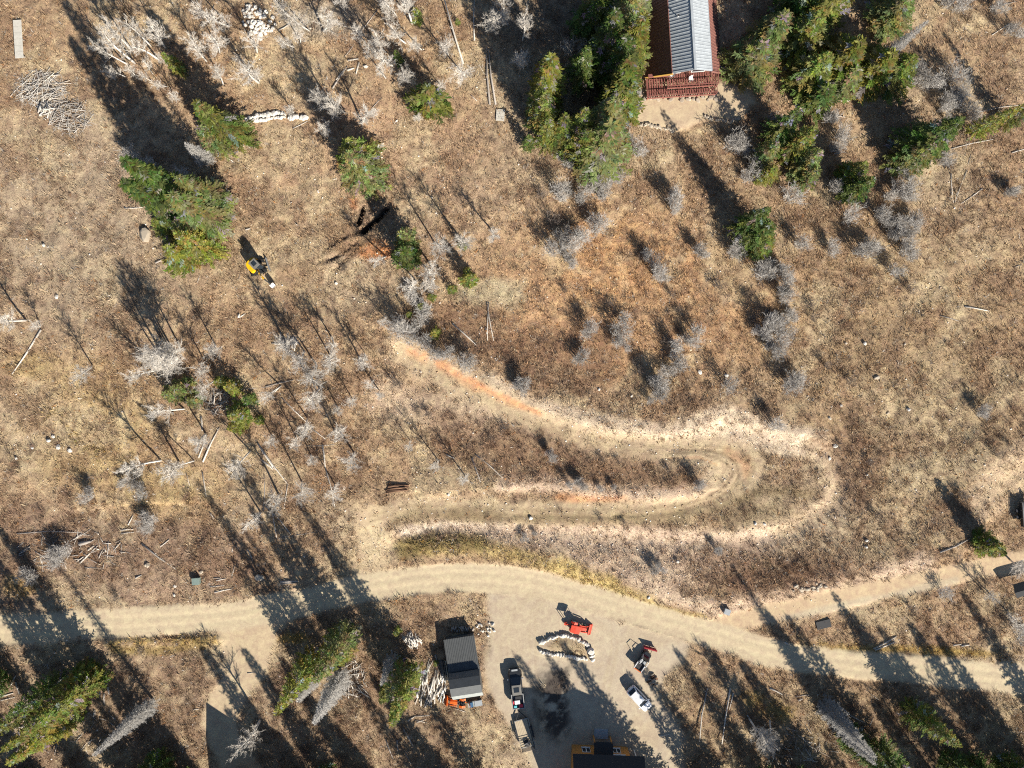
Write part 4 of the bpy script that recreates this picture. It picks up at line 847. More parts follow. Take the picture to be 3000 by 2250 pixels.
rail([(4.4 * S, -.05), (4.4 * S, -1.95 * S), (-2.55 * S, -1.95 * S)], DZ1, .95, rg)
rail([(4.3 * S, -2.1 * S), (4.3 * S, -2.95 * S), (-5.3 * S, -2.95 * S), (-5.3 * S, -.5)], DZ0, .95, rg)
MB().box((0, -.15, 0), (2.6 * S, .5, .2)).build('beam', M['deck'], cab, loc=(-3.9 * S, -.2, 1.9))
dish = empty('satellite_dish', cab.matrix_basis @ Vector((-2.2 * S, -.75 * S, DZ1 + .02)), math.radians(-60), 'round white satellite dish on the cabin deck', 'satellite dish')
m = MB(); m.tube([(0, 0, 0), (0, 0, 1.15)], .04, 8); m.build('mast', M['steel'], dish)
bm = bmesh.new(); bmesh.ops.create_uvsphere(bm, u_segments=18, v_segments=12, radius=.95)
bmesh.ops.delete(bm, geom=[v for v in bm.verts if v.co.z > -.62], context='VERTS'); me = bpy.data.meshes.new('reflector'); bm.to_mesh(me); bm.free(); me.materials.append(M['whitepaint'])
d_ = ob('reflector', me, dish, (.0, 0, 2.05), (math.radians(28), 0, 0), .62)
m = MB(); bar(m, (0, .1, 1.3), (0, -.5, 1.75), .03, .03); m.box((0, -.52, 1.78), (.1, .14, .1)); m.build('feed_arm', M['steel'], dish)
cab_m = Matrix.Translation(cab.location) @ Matrix.Rotation(cab.rotation_euler.z, 4, 'Z')
dish.location = cab_m @ Vector((-2.2 * S, -.75 * S, DZ1 + .02))
ch_ = empty('deck_chair', cab_m @ Vector((.75 * S, -1.0 * S, DZ1 + .02)), math.radians(20), 'white slatted chair standing on the cabin deck', 'chair')
for i in range(4): MB().box((-.24 + .16 * i, 0, .42), (.12, .5, .03)).build('slat', M['whitepaint'], ch_)
for i in range(4): MB().box((-.24 + .16 * i, .27, .75), (.12, .03, .62)).build('back_slat', M['whitepaint'], ch_)
for sx in (-1, 1):
    for sy in (-1, 1): MB().box((sx * .25, sy * .22, .21), (.05, .05, .42)).build('leg', M['whitepaint'], ch_)
# flagstones and the stone edge in front of the deck
def rock_mesh(seed, flat=1.0, m=None, sub=2):
    rr = random.Random(seed); bm = bmesh.new(); bmesh.ops.create_icosphere(bm, subdivisions=sub, radius=1.0)
    sx, sy = rr.uniform(.75, 1.25), rr.uniform(.7, 1.1); pl_ = [(Vector((rr.gauss(0, 1), rr.gauss(0, 1), rr.gauss(0, 1))).normalized(), rr.uniform(.55, .85)) for _ in range(9)]
    for v in bm.verts:
        for n_, d in pl_:
            e = v.co.dot(n_)
            if e > d: v.co -= n_ * (e - d)
        v.co *= rr.uniform(.95, 1.05); v.co.x *= sx; v.co.y *= sy; v.co.z *= flat * .8
    me = bpy.data.meshes.new('stone'); bm.to_mesh(me); bm.free(); me.materials.append(m or M['rock']); return me
RK = [rock_mesh(900 + i) for i in range(7)]; RKT = [rock_mesh(920 + i, .9, M['rocktan']) for i in range(6)]; FLAG = [rock_mesh(940 + i, .16, M['rocktan']) for i in range(5)]
def stones(name, label, cat, pts, r0, r1, meshes, sink=.25, zs=1.0):
    c = P(*pts[0][:2]); e = empty(name, c, 0, label, cat)
    for q in pts:
        pp = P(q[0], q[1]); s = (q[2] if len(q) > 2 else R.uniform(r0, r1))
        ob('stone', R.choice(meshes), e, pp - c + Vector((0, 0, s * .8 * zs * (1 - sink) - s * .25)), (R.uniform(-.2, .2), R.uniform(-.2, .2), R.uniform(0, 6.28)), (s, s, s * zs))
    return e
def along(poly, n, jit=0.0, rows=1, gap=0.0):
    seg = [math.dist(a, b) for a, b in zip(poly[:-1], poly[1:])]; tot = sum(seg); out = []
    for i in range(n):
        d = tot * (i + .5) / n; k_ = 0
        while k_ < len(seg) - 1 and d > seg[k_]: d -= seg[k_]; k_ += 1
        t = d / seg[k_]; a, b = poly[k_], poly[k_ + 1]; nx_, ny_ = -(b[1] - a[1]) / seg[k_], (b[0] - a[0]) / seg[k_]
        for r_ in range(rows):
            o_ = (r_ - (rows - 1) / 2) * gap + R.uniform(-jit, jit)
            out.append((a[0] + (b[0] - a[0]) * t + nx_ * o_ + R.uniform(-jit, jit) * .5, a[1] + (b[1] - a[1]) * t + ny_ * o_))
    return out
stones('flagstone_strip', 'pale flagstones laid in bare earth below the deck', 'flagstones', [(R.uniform(1885, 2105), R.uniform(274, 296)) for _ in range(36)], .25, .5, FLAG, .2)
stones('stone_edging', 'low stone edging around the bare earth below the cabin', 'stones', along([(1842, 352), (1870, 362), (1905, 368), (1940, 376), (1975, 384)], 24, 4) + along([(2060, 340), (2090, 350), (2140, 360), (2165, 345)], 14, 4), .2, .36, RKT)
stones('stone_row', 'dry row of chunky white stones lying across the brown slope', 'stones', along([(722, 356), (745, 349), (780, 345), (815, 338), (838, 340)], 15, 2, 2, 11) + along([(846, 345), (870, 346), (898, 346)], 10, 2), .30, .48, RK, .15)
stones('stone_ring', 'oval ring of white stones standing in the gravel yard', 'stones', along([(1578, 1884), (1600, 1874), (1625, 1866), (1648, 1860), (1672, 1864), (1694, 1873), (1712, 1884), (1724, 1892)], 20, 2) + along([(1580, 1904), (1596, 1912), (1618, 1916), (1645, 1919), (1670, 1922), (1700, 1928), (1722, 1930)], 17, 2) + [(1730, 1905, .62), (1734, 1920, .5), (1736, 1932, .42)], .28, .42, RK, .15, 1.1)
stones('rubble_heap', 'loose heap of white rubble among leafless aspens', 'rubble', [(R.gauss(742, 20) + t * 22, 20 + t * 88 + R.uniform(-14, 14)) for t in [R.random() for _ in range(85)]], .22, .42, RK)
stones('cut_bank_stones', 'small heap of tan stones beside the side road', 'stones', [(R.gauss(2370, 26), R.gauss(1722, 9)) for _ in range(26)], .2, .4, RKT)
stones('shed_rubble', 'pale rubble scattered behind the grey shed', 'rubble', [(R.uniform(1395, 1450), R.uniform(1825, 1862)) for _ in range(22)], .14, .3, RK)
for i, (u, v, s, t) in enumerate([(145, 1290, .55, 0), (157, 1278, .4, 0), (96, 1312, .38, 0), (172, 1310, .5, 0), (206, 1320, .48, 0), (49, 1343, .38, 0), (128, 718, .4, 0), (167, 870, .4, 0), (700, 925, .4, 0), (2533, 1006, .45, 0), (2478, 1006, .35, 1), (2567, 1107, .6, 1), (2650, 1008, .3, 1), (2430, 1343, .35, 0), (2445, 1308, .42, 0), (2538, 1583, .42, 0), (2537, 1602, .4, 0), (2448, 1305, .5, 0), (2463, 1188, .32, 0), (2540, 1390, .3, 0), (2212, 1533, .4, 0), (2240, 1535, .38, 0), (1313, 1448, .4, 0), (1555, 1518, .4, 0), (1985, 1645, .35, 0), (513, 1717, .34, 0), (512, 1743, .38, 0), (590, 1675, .5, 1), (762, 1690, 1.0, 1), (435, 1655, .6, 1), (430, 1655, .5, 1), (1072, 195, .5, 0), (430, 690, 1.5, 1), (1162, 355, .3, 0), (985, 830, .3, 0), (1900, 1750, .4, 0), (2128, 1100, .4, 0), (2050, 1090, .45, 0), (1755, 1140, .35, 0), (1850, 1160, .3, 0), (2600, 1210, .34, 1), (2660, 1200, .45, 0), (2430, 1225, .4, 1)]):
    s *= .8; pp = P(u, v); o = ob('boulder', R.choice(RKT if t else RK), None, pp + Vector((0, 0, s * .25)), (0, 0, R.uniform(0, 6)), s)
    tag(o, ('large ' if s > .55 else 'small ') + ('tan' if t else 'white') + ' boulder lying ' + where(u, v), 'boulder', 'boulders ' + where(u, v))

# ------------------------------------------------------------------ grey shed with a low annex
sh = empty('metal_shed', P(1368, 1984), math.radians(8.6), 'grey metal shed with gambrel roof and low dark annex', 'shed'); W2 = 2.42
g = sh.location.z
MB().prism([(-W2 + .15, -1.9), (W2 - .15, -1.9), (W2 - .15, 1.7), (-W2 + .15, 1.7)], -.6, 2.6).build('walls', M['shedroof'], sh)
RP = [(-2.25, 2.15), (-1.25, 3.35), (.15, 3.85), (1.35, 3.35), (1.95, 2.5)]
for i, (mt, nm) in enumerate((('shedlight', 'lower_front_roof'), ('shedroof', 'upper_front_roof'), ('shedroof', 'upper_back_roof'), ('shedroof', 'lower_back_roof'))):  # lighter metal on the lower front slope paints in its sunlit tone
    (y0, z0), (y1, z1) = RP[i], RP[i + 1]
    r_ = MB().slab([(-W2, y0, z0), (W2, y0, z0), (W2, y1, z1), (-W2, y1, z1)], .05).build(nm, M[mt], sh)
    ribs(r_, M[mt], (-W2, y1, z1), (W2, y1, z1), (-W2, y0, z0), (W2, y0, z0), 16, .03, .03)
gb = MB().add([(-W2 + .1, y, z - .04) for y, z in RP] + [(-W2 + .1, -1.9, 2.1), (-W2 + .1, 1.7, 2.1)], [[0, 1, 2, 3, 4, 6, 5]]); gb.add([(W2 - .1, y, z - .04) for y, z in RP] + [(W2 - .1, -1.9, 2.1), (W2 - .1, 1.7, 2.1)], [[5, 6, 4, 3, 2, 1, 0]]); gb.build('gable_ends', M['shedroof'], sh)
ax = MB().slab([(-W2 - .05, 1.9, 2.2), (W2 - .05, 1.9, 2.2), (W2 - .1, 7.1, 1.9), (-W2 - .1, 7.1, 1.9)], .05).build('annex_roof', M['shedroof'], sh)
ribs(ax, M['shedroof'], (-W2 - .05, 1.95, 2.25), (W2 - .05, 1.95, 2.25), (-W2 - .1, 7.08, 1.95), (W2 - .1, 7.08, 1.95), 18, .04, .04)
MB().prism([(-W2 + .2, 1.75), (W2 - .3, 1.75), (W2 - .3, 6.9), (-W2 + .2, 6.9)], -.6, 1.85).build('annex_walls', M['shedroof'], sh)
MB().box((-W2 + .5, -1.93, 1.0), (.01, .05, 2)).build('door', M['shedlight'], sh)
ln = empty('roofing_sheets', P(1300, 1962), math.radians(8), 'stack of grey corrugated sheets leaning against the shed', 'metal sheets')
for i in range(5): MB().slab([(.30 * i - .6, -1.6, .05), (.30 * i - .25, -1.6, .1 + .25 * i), (.30 * i - .25, 1.6, .1 + .25 * i), (.30 * i - .6, 1.6, .05)], .03).build('sheet', M['shedlight' if i > 2 else 'shedroof'], ln)

# ------------------------------------------------------------------ orange house with the black roof
hp = P(1757, 2184); ho = empty('orange_house', hp, math.radians(-2.4), 'orange timber house with black roof and white framed windows', 'house')
WW, HH = 8.9, 5.2                                 # wall along x from -4.5; house runs back in -y
MB().prism([(-4.5, 0), (4.4, 0), (4.4, -10), (-4.5, -10)], -.8, HH).build('walls', M['orangewall'], ho)
OV = .85; rs = (9.9 - HH) / 5.0
for s_ in (0, 1):
    y0, y1 = (OV, -5.0) if s_ == 0 else (-5.0, -10 - OV)
    z0, z1 = (HH - OV * rs, 9.9) if s_ == 0 else (9.9, HH - OV * rs)
    MB().slab([(-4.3 - .4, y0, z0), (6.3, y0, z0), (6.3, y1, z1), (-4.3 - .4, y1, z1)][::-1] if s_ else [(-4.7, y1, z1), (-4.7, y0, z0), (6.3, y0, z0), (6.3, y1, z1)], .12).build('roof', M['blackroof'], ho)
for x_ in (-4.45, 4.3):
    MB().add([(x_, 0, HH - .1), (x_, -10, HH - .1), (x_, -5, 9.75), (x_ + .1, 0, HH - .1), (x_ + .1, -10, HH - .1), (x_ + .1, -5, 9.75)], [[0, 1, 2], [5, 4, 3], [0, 2, 5, 3], [1, 4, 5, 2]]).build('gable', M['orangewall'], ho)
def hwin(x0, x1, z0, z1, panes=2):
    w_ = MB().box(((x0 + x1) / 2, .03, (z0 + z1) / 2), (x1 - x0, .08, z1 - z0)).build('window', M['whitepaint'], ho)
    n_ = panes; d = (x1 - x0) / n_
    for i in range(n_): MB().box((x0 + d * (i + .5), .085, (z0 + z1) / 2), (d - .14, .03, z1 - z0 - .2)).build('pane', M['glass'], w_)
    MB().box(((x0 + x1) / 2, .12, z0 - .04), (x1 - x0 + .16, .16, .06)).build('sill', M['whitepaint'], w_)
hwin(-3.0, -1.7, 1.0, 2.3); hwin(-2.9, -1.75, 3.3, 4.4); hwin(1.9, 3.1, .9, 2.2); hwin(.2, 3.6, 2.9, 4.2, 4)
MB().slab([(-1.25, -.1, 3.0), (1.75, -.1, 3.0), (1.75, 1.75, 2.35), (-1.25, 1.75, 2.35)][::-1], .1).build('porch_roof', M['blackroof'], ho)
for x_ in (-1.1, 1.55): MB().box((x_, 1.55, 1.1), (.2, .2, 2.6)).build('porch_post', M['orangewall'], ho)
MB().box((.1, 2.0, .18), (2.2, 1.5, .36)).build('porch_step', M['greybox'], ho)
for i in range(6): MB().box((5.5, -.5 - i * 1.6, 1.6), (.12, .12, 4.2)).build('balcony_post', M['whitepaint'], ho)
MB().box((5.25, -5, 2.6), (1.7, 9, .14)).build('balcony', M['boardwood'], ho); MB().box((6.05, -5, 3.6), (.08, 9, .1)).build('balcony_rail', M['whitepaint'], ho)
wh = empty('log_cabin', P(745, 2322), math.radians(6), 'brown gabled cabin below the spur road', 'cabin')
MB().prism([(-3, -4), (3, -4), (3, 3.5), (-3, 3.5)], -1, 4.2).build('walls', M['brownwall'], wh)
for s_ in (-1, 1): MB().slab([(0, -4.6, 7.4), (0, 4.1, 7.4), (s_ * 3.6, 4.1, 3.7), (s_ * 3.6, -4.6, 3.7)] if s_ < 0 else [(0, -4.6, 7.4), (3.6, -4.6, 3.7), (3.6, 4.1, 3.7), (0, 4.1, 7.4)], .1).build('roof', M['brownroof'], wh)
MB().add([(-2.95, 3.45, 4.1), (2.95, 3.45, 4.1), (0, 3.45, 7.2), (-2.95, 3.35, 4.1), (2.95, 3.35, 4.1), (0, 3.35, 7.2)], [[0, 1, 2], [5, 4, 3], [0, 2, 5, 3], [1, 4, 5, 2], [0, 3, 4, 1]]).build('gable', M['brownwall'], wh)
MB().box((0, 3.55, 1.6), (1.2, .1, 2.2)).build('door', M['yellowwood'], wh)

# ------------------------------------------------------------------ vehicles (x forward, y left)
WHEEL = {}
def wheel(par, x, y, r, w_, big=False):
    key = (r, w_)
    if key not in WHEEL:
        t = MB(); n = 18
        prof = [(-.5, .72), (-.5, .93), (-.36, 1), (.36, 1), (.5, .93), (.5, .72)]
        vs = [(math.cos(6.2832 * k / n) * q * r, s_ * w_, math.sin(6.2832 * k / n) * q * r) for k in range(n) for s_, q in prof]; m_ = len(prof)
        t.add(vs, [[k * m_ + i, k * m_ + (i + 1) % m_, ((k + 1) % n) * m_ + (i + 1) % m_, ((k + 1) % n) * m_ + i] for k in range(n) for i in range(m_)])
        rm = MB().tube([(0, -.42 * w_, 0), (0, .42 * w_, 0)], .74 * r, 14); WHEEL[key] = (t.mesh('tyre', M['tyre'], True), rm.mesh('rim', M['rim'] if not big else M['greybox']))
    e = empty('wheel', (x, y, r)); e.parent = par
    ob('tyre', WHEEL[key][0], e); ob('rim', WHEEL[key][1], e)
def loft(sections, mat_, name, par, sub=1):
    """sections: (x, half width bottom, z bottom, half width mid, z mid, half width top, z top)"""
    m = MB(); vs = []
    for x, wb, zb, wm, zm, wt, zt in sections: vs += [(x, -wb, zb), (x, wb, zb), (x, wm, zm), (x, wt, zt), (x, -wt, zt), (x, -wm, zm)]
    n = 6; fs = [[i * n + k, i * n + (k + 1) % n, (i + 1) * n + (k + 1) % n, (i + 1) * n + k] for i in range(len(sections) - 1) for k in range(n)]
    fs += [list(range(n))[::-1], [(len(sections) - 1) * n + k for k in range(n)]]
    m.add(vs, fs); o = m.build(name, mat_, par, bevel=.04); return o
# white crossover
sv_ = empty('white_crossover', P(1871, 2041), math.radians(-47.0), 'white crossover car parked alone on the gravel yard', 'car', scale=1.02)
loft([(-2.15, .72, .35, .80, .75, .70, 1.0), (-1.9, .80, .28, .88, .75, .80, 1.02), (0, .82, .25, .90, .72, .83, .98), (1.2, .82, .25, .90, .70, .82, .95), (1.9, .78, .28, .84, .62, .74, .84), (2.15, .60, .35, .68, .58, .58, .72)], M['carwhite'], 'body', sv_)
loft([(-2.0, .70, .98, .69, 1.1, .55, 1.18), (-1.55, .76, .98, .72, 1.3, .60, 1.56), (0, .78, .96, .74, 1.3, .63, 1.60), (.35, .78, .95, .73, 1.3, .61, 1.55), (1.05, .76, .92, .72, .98, .64, 1.0)], M['glass'], 'windows', sv_)
loft([(-1.62, .62, 1.50, .63, 1.55, .56, 1.61), (-.6, .66, 1.55, .67, 1.60, .60, 1.665), (.3, .65, 1.52, .66, 1.57, .58, 1.635)], M['carwhite'], 'roof', sv_)
for y_ in (-.67, .67):
    m = MB(); bar(m, (1.02, y_ * 1.08, .98), (.28, y_ * .92, 1.55), .07, .06); bar(m, (-1.6, y_ * .92, 1.53), (-2.0, y_ * 1.02, 1.05), .16, .06); bar(m, (-.5, y_ * 1.08, 1.0), (-.5, y_ * .95, 1.55), .07, .05); m.build('pillar', M['carwhite'], sv_)
    MB().box((.95, y_ * 1.5, 1.0), (.16, .2, .13)).build('mirror', M['carwhite'], sv_)
    MB().box((2.02, y_ * .82, .66), (.18, .28, .12)).build('headlight', M['lamp'], sv_); MB().box((-2.1, y_ * .95, .88), (.12, .22, .16)).build('tail_light', M['redlamp'], sv_)
    for x_ in (-1.32, 1.35): wheel(sv_, x_, y_ * 1.18, .34, .23)
MB().box((-2.2, 0, .5), (.08, .5, .14)).build('number_plate', M['whitepaint'], sv_)
# black pickup
pk = empty('black_pickup', P(1513, 2008), math.radians(96.5), 'black crew cab pickup with a loaded bed and trailer', 'pickup', scale=1.05)
loft([(-3.0, .84, .5, .92, .8, .90, .96), (-.3, .86, .42, .95, .8, .90, 1.02), (1.4, .86, .42, .95, .8, .88, 1.06), (2.4, .86, .42, .94, .8, .80, 1.02), (2.95, .74, .48, .84, .75, .68, .95)], M['carblack'], 'body', pk)
loft([(-.75, .80, 1.0, .78, 1.3, .66, 1.72), (-.55, .82, 1.0, .78, 1.35, .68, 1.84), (.7, .82, 1.03, .77, 1.35, .67, 1.86), (.95, .82, 1.03, .77, 1.35, .66, 1.78), (1.75, .80, 1.03, .77, 1.08, .72, 1.10)], M['glass'], 'windows', pk)
loft([(-.72, .70, 1.74, .71, 1.78, .62, 1.86), (.1, .72, 1.78, .72, 1.84, .64, 1.90), (.82, .70, 1.76, .71, 1.8, .62, 1.87)], M['cargrey'], 'roof', pk)
MB().box((.1, 0, 1.91), (.7, .8, .03)).build('sunroof', M['glass'], pk)
MB().box((2.72, 0, 1.0), (.26, .9, .06)).build('hood_badge_panel', M['greybox'], pk)
for y_ in (-1, 1):
    m = MB(); bar(m, (-3.0, y_ * .88, 1.08), (-.85, y_ * .88, 1.08), .12, .28); m.build('bed_rail', M['steel'], pk)
    MB().box((1.5, y_ * 1.08, 1.15), (.16, .26, .2)).build('mirror', M['steel'], pk); MB().box((2.86, y_ * .66, .82), (.16, .3, .16)).build('headlight', M['lamp'], pk); MB().box((-3.02, y_ * .82, .85), (.08, .14, .3)).build('tail_light', M['redlamp'], pk)
    m = MB(); bar(m, (1.72, y_ * .76, 1.1), (.92, y_ * .69, 1.80), .07, .06); m.build('pillar', M['carblack'], pk)
    for x_ in (-1.95, 1.85): wheel(pk, x_, y_ * .86, .42, .28)
m = MB(); bar(m, (-3.0, -.9, 1.08), (-3.0, .9, 1.08), .12, .28); m.build('tailgate', M['steel'], pk)
m = MB(); bar(m, (-.87, -.9, 1.1), (-.87, .9, 1.1), .1, .28); m.build('bulkhead', M['steel'], pk)
pkm = Matrix.Translation(pk.location) @ Matrix.Rotation(pk.rotation_euler.z, 4, 'Z') @ Matrix.Scale(1.05, 4)
for nm, lb, mt, x_, y_, d in (('cooler', 'white cooler box lying in the pickup bed', 'whitepaint', -2.0, .1, (.6, .8, .3)), ('plastic_crate', 'red plastic crate in the pickup bed corner', 'pinkred', -2.6, -.4, (.4, .6, .28)), ('plastic_tub', 'pale teal tub in the pickup bed', 'teal', -2.65, .45, (.3, .45, .26)), ('tool_bag', 'black tool bag at the front of the pickup bed', 'blackmetal', -1.3, -.1, (.45, .9, .3)), ('plastic_jug', 'pink-red jug beside the cooler in the pickup bed', 'pinkred', -2.0, .66, (.45, .18, .3))):
    e = empty(nm, pkm @ Vector((x_, y_, 1.0)), pk.rotation_euler.z, lb, 'box')
    MB().box((0, 0, d[2] / 2), d).build('body', M[mt], e, bevel=.03); MB().box((0, 0, d[2] + .03), (d[0] * 1.04, d[1] * 1.04, .06)).build('lid', M[mt], e, bevel=.02)
# flatbed trailer
tl = empty('flatbed_trailer', P(1537, 2142), math.radians(104.5), 'flatbed trailer with pale plywood deck behind the pickup', 'trailer')
n_ = 9; pm = MB().box((0, 0, 0), (4.3, .225, .05)).mesh('plank', M['plywood'])
for i in range(n_): ob('plank', pm, tl, (0, -.98 + 1.96 * i / (n_ - 1), .66 + R.uniform(-.005, .005)))
m = MB(); bar(m, (-2.2, -1.1, .6), (2.2, -1.1, .6), .1, .14); bar(m, (-2.2, 1.1, .6), (2.2, 1.1, .6), .1, .14); bar(m, (2.2, -1.15, .6), (2.2, 1.15, .6), .1, .14); bar(m, (-2.2, -1.15, .6), (-2.2, 1.15, .6), .1, .14); m.build('frame', M['steel'], tl)
m = MB(); bar(m, (2.2, -.9, .55), (3.6, 0, .55), .1, .12); bar(m, (2.2, .9, .55), (3.6, 0, .55), .1, .12); bar(m, (3.5, 0, .55), (4.2, 0, .55), .1, .1); m.build('tongue', M['blackmetal'], tl)
m = MB(); bar(m, (-2.2, -1.0, 1.05), (2.0, -1.0, 1.05), .1, .1)
for x_ in (-2.1, -.7, .7, 2.0): m.box((x_, -1.0, .86), (.08, .08, .4))
m.build('side_rail', M['blackmetal'], tl)
for y_ in (-1.25, 1.25):
    for x_ in (-.45, .4): wheel(tl, x_, y_, .34, .22)
    MB().box((0, y_, .8), (1.9, .28, .05)).build('fender', M['blackmetal'], tl)
m = MB(); bar(m, (-2.25, -1.0, .7), (-2.25, -1.0, 1.9), .07, .07); bar(m, (-2.25, 1.0, .7), (-2.25, 1.0, 1.9), .07, .07)
for zz in np.linspace(.8, 1.85, 6): bar(m, (-2.25, -1.0, zz), (-2.25, 1.0, zz), .05, .05)
m.build('added_ramp_gate', M['blackmetal'], tl)  # black gate added at the rear in place of a dark shadow
tlm = Matrix.Translation(tl.location) @ Matrix.Rotation(tl.rotation_euler.z, 4, 'Z')
e = empty('shadow_lump', tlm @ Vector((-1.45, .0, .69)), 2.0, 'black lump standing in for a shadow on the trailer deck', 'shadow_dummy')  # added black shape that stands in for a shadow at the trailer's rear
ob('lump_body', rock_mesh(77, .45, M['blackmetal']), e, (0, 0, .2), None, (.62, .75, .6)); MB().box((0, 0, .42), (.06, 1.3, .04)).build('lump_band', M['steel'], e)

# compact tractors with front loaders
def tractor(name, loc, rz, label, paint, canopy, sc=1.0):
    t = empty(name, loc, rz, label, 'tractor', scale=sc)
    loft([(.25, .32, .55, .36, .85, .30, 1.15), (.9, .32, .55, .36, .85, .30, 1.12), (1.55, .26, .6, .30, .8, .22, 1.02)], paint, 'hood', t)
    MB().box((-.35, 0, .62), (1.4, .62, .45)).build('chassis', M['blackmetal'], t, bevel=.04)
    MB().box((1.58, 0, .8), (.05, .36, .32)).build('grille', M['blackmetal'], t)
    for y_ in (-1, 1):
        wheel(t, -.65, y_ * .62, .58, .34, True); wheel(t, 1.15, y_ * .55, .36, .22, True)
        MB().add([(-1.2, y_ * .42, .95), (-1.2, y_ * .82, .95), (-.65, y_ * .82, 1.24), (-.65, y_ * .42, 1.24), (-.1, y_ * .42, 1.05), (-.1, y_ * .82, 1.05)], [[0, 1, 2, 3], [3, 2, 5, 4]]).build('fender', paint, t)
        m = MB(); bar(m, (.25, y_ * .5, 1.15), (1.4, y_ * .5, 1.0), .1, .16); bar(m, (1.4, y_ * .5, 1.0), (2.0, y_ * .5, .35), .1, .14); m.build('loader_arm', paint, t)
    m = MB(); m.box((-.62, 0, .98), (.42, .46, .14)); m.box((-.86, 0, 1.22), (.1, .46, .42)); m.build('seat', M['blackmetal'], t, bevel=.03)
    m = MB().tube([(.1, 0, 1.0), (-.12, 0, 1.28)], .03, 6); m.box((-.14, 0, 1.3), (.06, .36, .36), ry=.6); m.build('steering_wheel', M['blackmetal'], t)
    b = MB(); bw = .86
    b.add([(2.0, -bw, .72), (2.0, bw, .72), (1.95, bw, .12), (1.95, -bw, .12), (2.55, bw, .08), (2.55, -bw, .08)], [[0, 1, 2, 3], [3, 2, 4, 5]])
    for s_ in (-1, 1): b.add([(2.0, s_ * bw, .72), (1.95, s_ * bw, .12), (2.55, s_ * bw, .08)], [[0, 1, 2]])
    b.add([(1.96, -bw, .74), (1.96, bw, .74), (2.14, bw, .70), (2.14, -bw, .70)], [[0, 1, 2, 3]])
    b.build('bucket', paint, t)
    m = MB()
    for y_ in (-.42, .42): bar(m, (-1.0, y_, .9), (-1.0, y_, 2.1), .07, .07)
    bar(m, (-1.0, -.42, 2.1), (-1.0, .42, 2.1), .07, .07); m.build('roll_bar', M['blackmetal'], t)
    if canopy:
        loft([(-1.25, .60, 2.10, .64, 2.16, .58, 2.22), (-.4, .66, 2.13, .70, 2.19, .64, 2.27), (.35, .60, 2.10, .64, 2.16, .58, 2.22)], paint, 'canopy', t)
        m = MB(); [bar(m, (.1, y_, 1.1), (.2, y_, 2.12), .05, .05) for y_ in (-.4, .4)]; m.build('canopy_post', M['blackmetal'], t)
    m = MB(); bar(m, (-1.1, 0, .6), (-1.9, 0, .55), .12, .12); bar(m, (-1.9, 0, .5), (-2.05, .1, 1.7), .1, .12); m.box((-2.0, 0, .35), (.35, .5, .3)); m.build('rear_hitch', paint, t)
    return t
tractor('red_tractor', P(1690, 1833), math.radians(-14), 'bright red tractor with canopy and front bucket in the yard', M['red'], True, .95)
tractor('orange_tractor', P(1345, 2052), math.radians(176), 'orange loader tractor parked beside the grey shed', M['orange'], False, .9)
ct = empty('utility_cart', P(1393, 2056), math.radians(10), 'small grey utility cart with blue seat behind the orange tractor', 'cart')
MB().box((.5, 0, .62), (1.2, .9, .3)).build('cargo_box', M['greybox'], ct, bevel=.03); MB().box((-.55, 0, .5), (1.1, .9, .3)).build('body', M['shedlight'], ct, bevel=.05); MB().box((-.6, 0, .8), (.5, .8, .2)).build('seat', M['blue'], ct, bevel=.04)
for x_ in (-.8, .75):
    for y_ in (-.45, .45): wheel(ct, x_, y_, .28, .2)
MB().box((-1.05, 0, .8), (.2, .8, .4), taper=.8).build('cowl', M['shedlight'], ct)
# side-by-side with a red plow blade
ut = empty('utility_vehicle', P(1881, 1930), math.radians(56), 'open black side-by-side with white frame and dark red plow blade', 'utility vehicle')
loft([(-1.6, .62, .45, .70, .65, .68, .82), (-.2, .66, .4, .72, .62, .70, .80), (.9, .62, .42, .70, .68, .60, .92), (1.55, .46, .5, .52, .65, .42, .82)], M['carblack'], 'body', ut)
MB().box((-1.05, 0, .86), (1.0, 1.1, .08)).build('bed_floor', M['blackmetal'], ut)
for y_ in (-1, 1):
    m = MB(); bar(m, (-1.65, y_ * .66, 1.0), (-.5, y_ * .66, 1.0), .09, .3); m.build('bed_side', M['whitepaint'], ut)
    m = MB(); bar(m, (-.5, y_ * .6, .85), (-.42, y_ * .55, 1.85), .07, .07); bar(m, (-.42, y_ * .55, 1.85), (.45, y_ * .55, 1.80), .07, .07); bar(m, (.45, y_ * .55, 1.80), (.95, y_ * .62, .95), .07, .07); m.build('roll_cage', M['whitepaint'], ut)
    for x_ in (-1.05, 1.05): wheel(ut, x_, y_ * .66, .33, .25)
    MB().box((-.1, y_ * .3, .95), (.5, .48, .25)).build('seat', M['greybox'], ut, bevel=.04)
m = MB(); bar(m, (-1.65, -.68, 1.0), (-1.65, .68, 1.0), .09, .3); m.build('tailgate', M['orange'], ut)
MB().slab([(.48, -.52, 1.78), (.98, -.58, .98), (.98, .58, .98), (.48, .52, 1.78)][::-1], .02).build('windshield', M['glass'], ut)
bl = empty('plow', (2.15, 0, 0), math.radians(18)); bl.parent = ut
b = MB(); prof = [(.18, .12), (.05, .3), (.0, .5), (.04, .7), (.2, .86)]
b.add([(x_, s_ * 1.05, z_) for s_ in (-1, 1) for x_, z_ in prof], [[i, i + 1, 6 + i, 5 + i] for i in range(4)]); b.build('blade', M['darkred'], bl)
m = MB(); bar(m, (.02, -1.05, .88), (.02, 1.05, .88), .16, .08); m.build('blade_rim', M['darkred'], bl); m = MB(); bar(m, (0, -.4, .4), (-.9, -.25, .45), .07, .07); bar(m, (0, .4, .4), (-.9, .25, .45), .07, .07); m.build('push_frame', M['blackmetal'], bl)
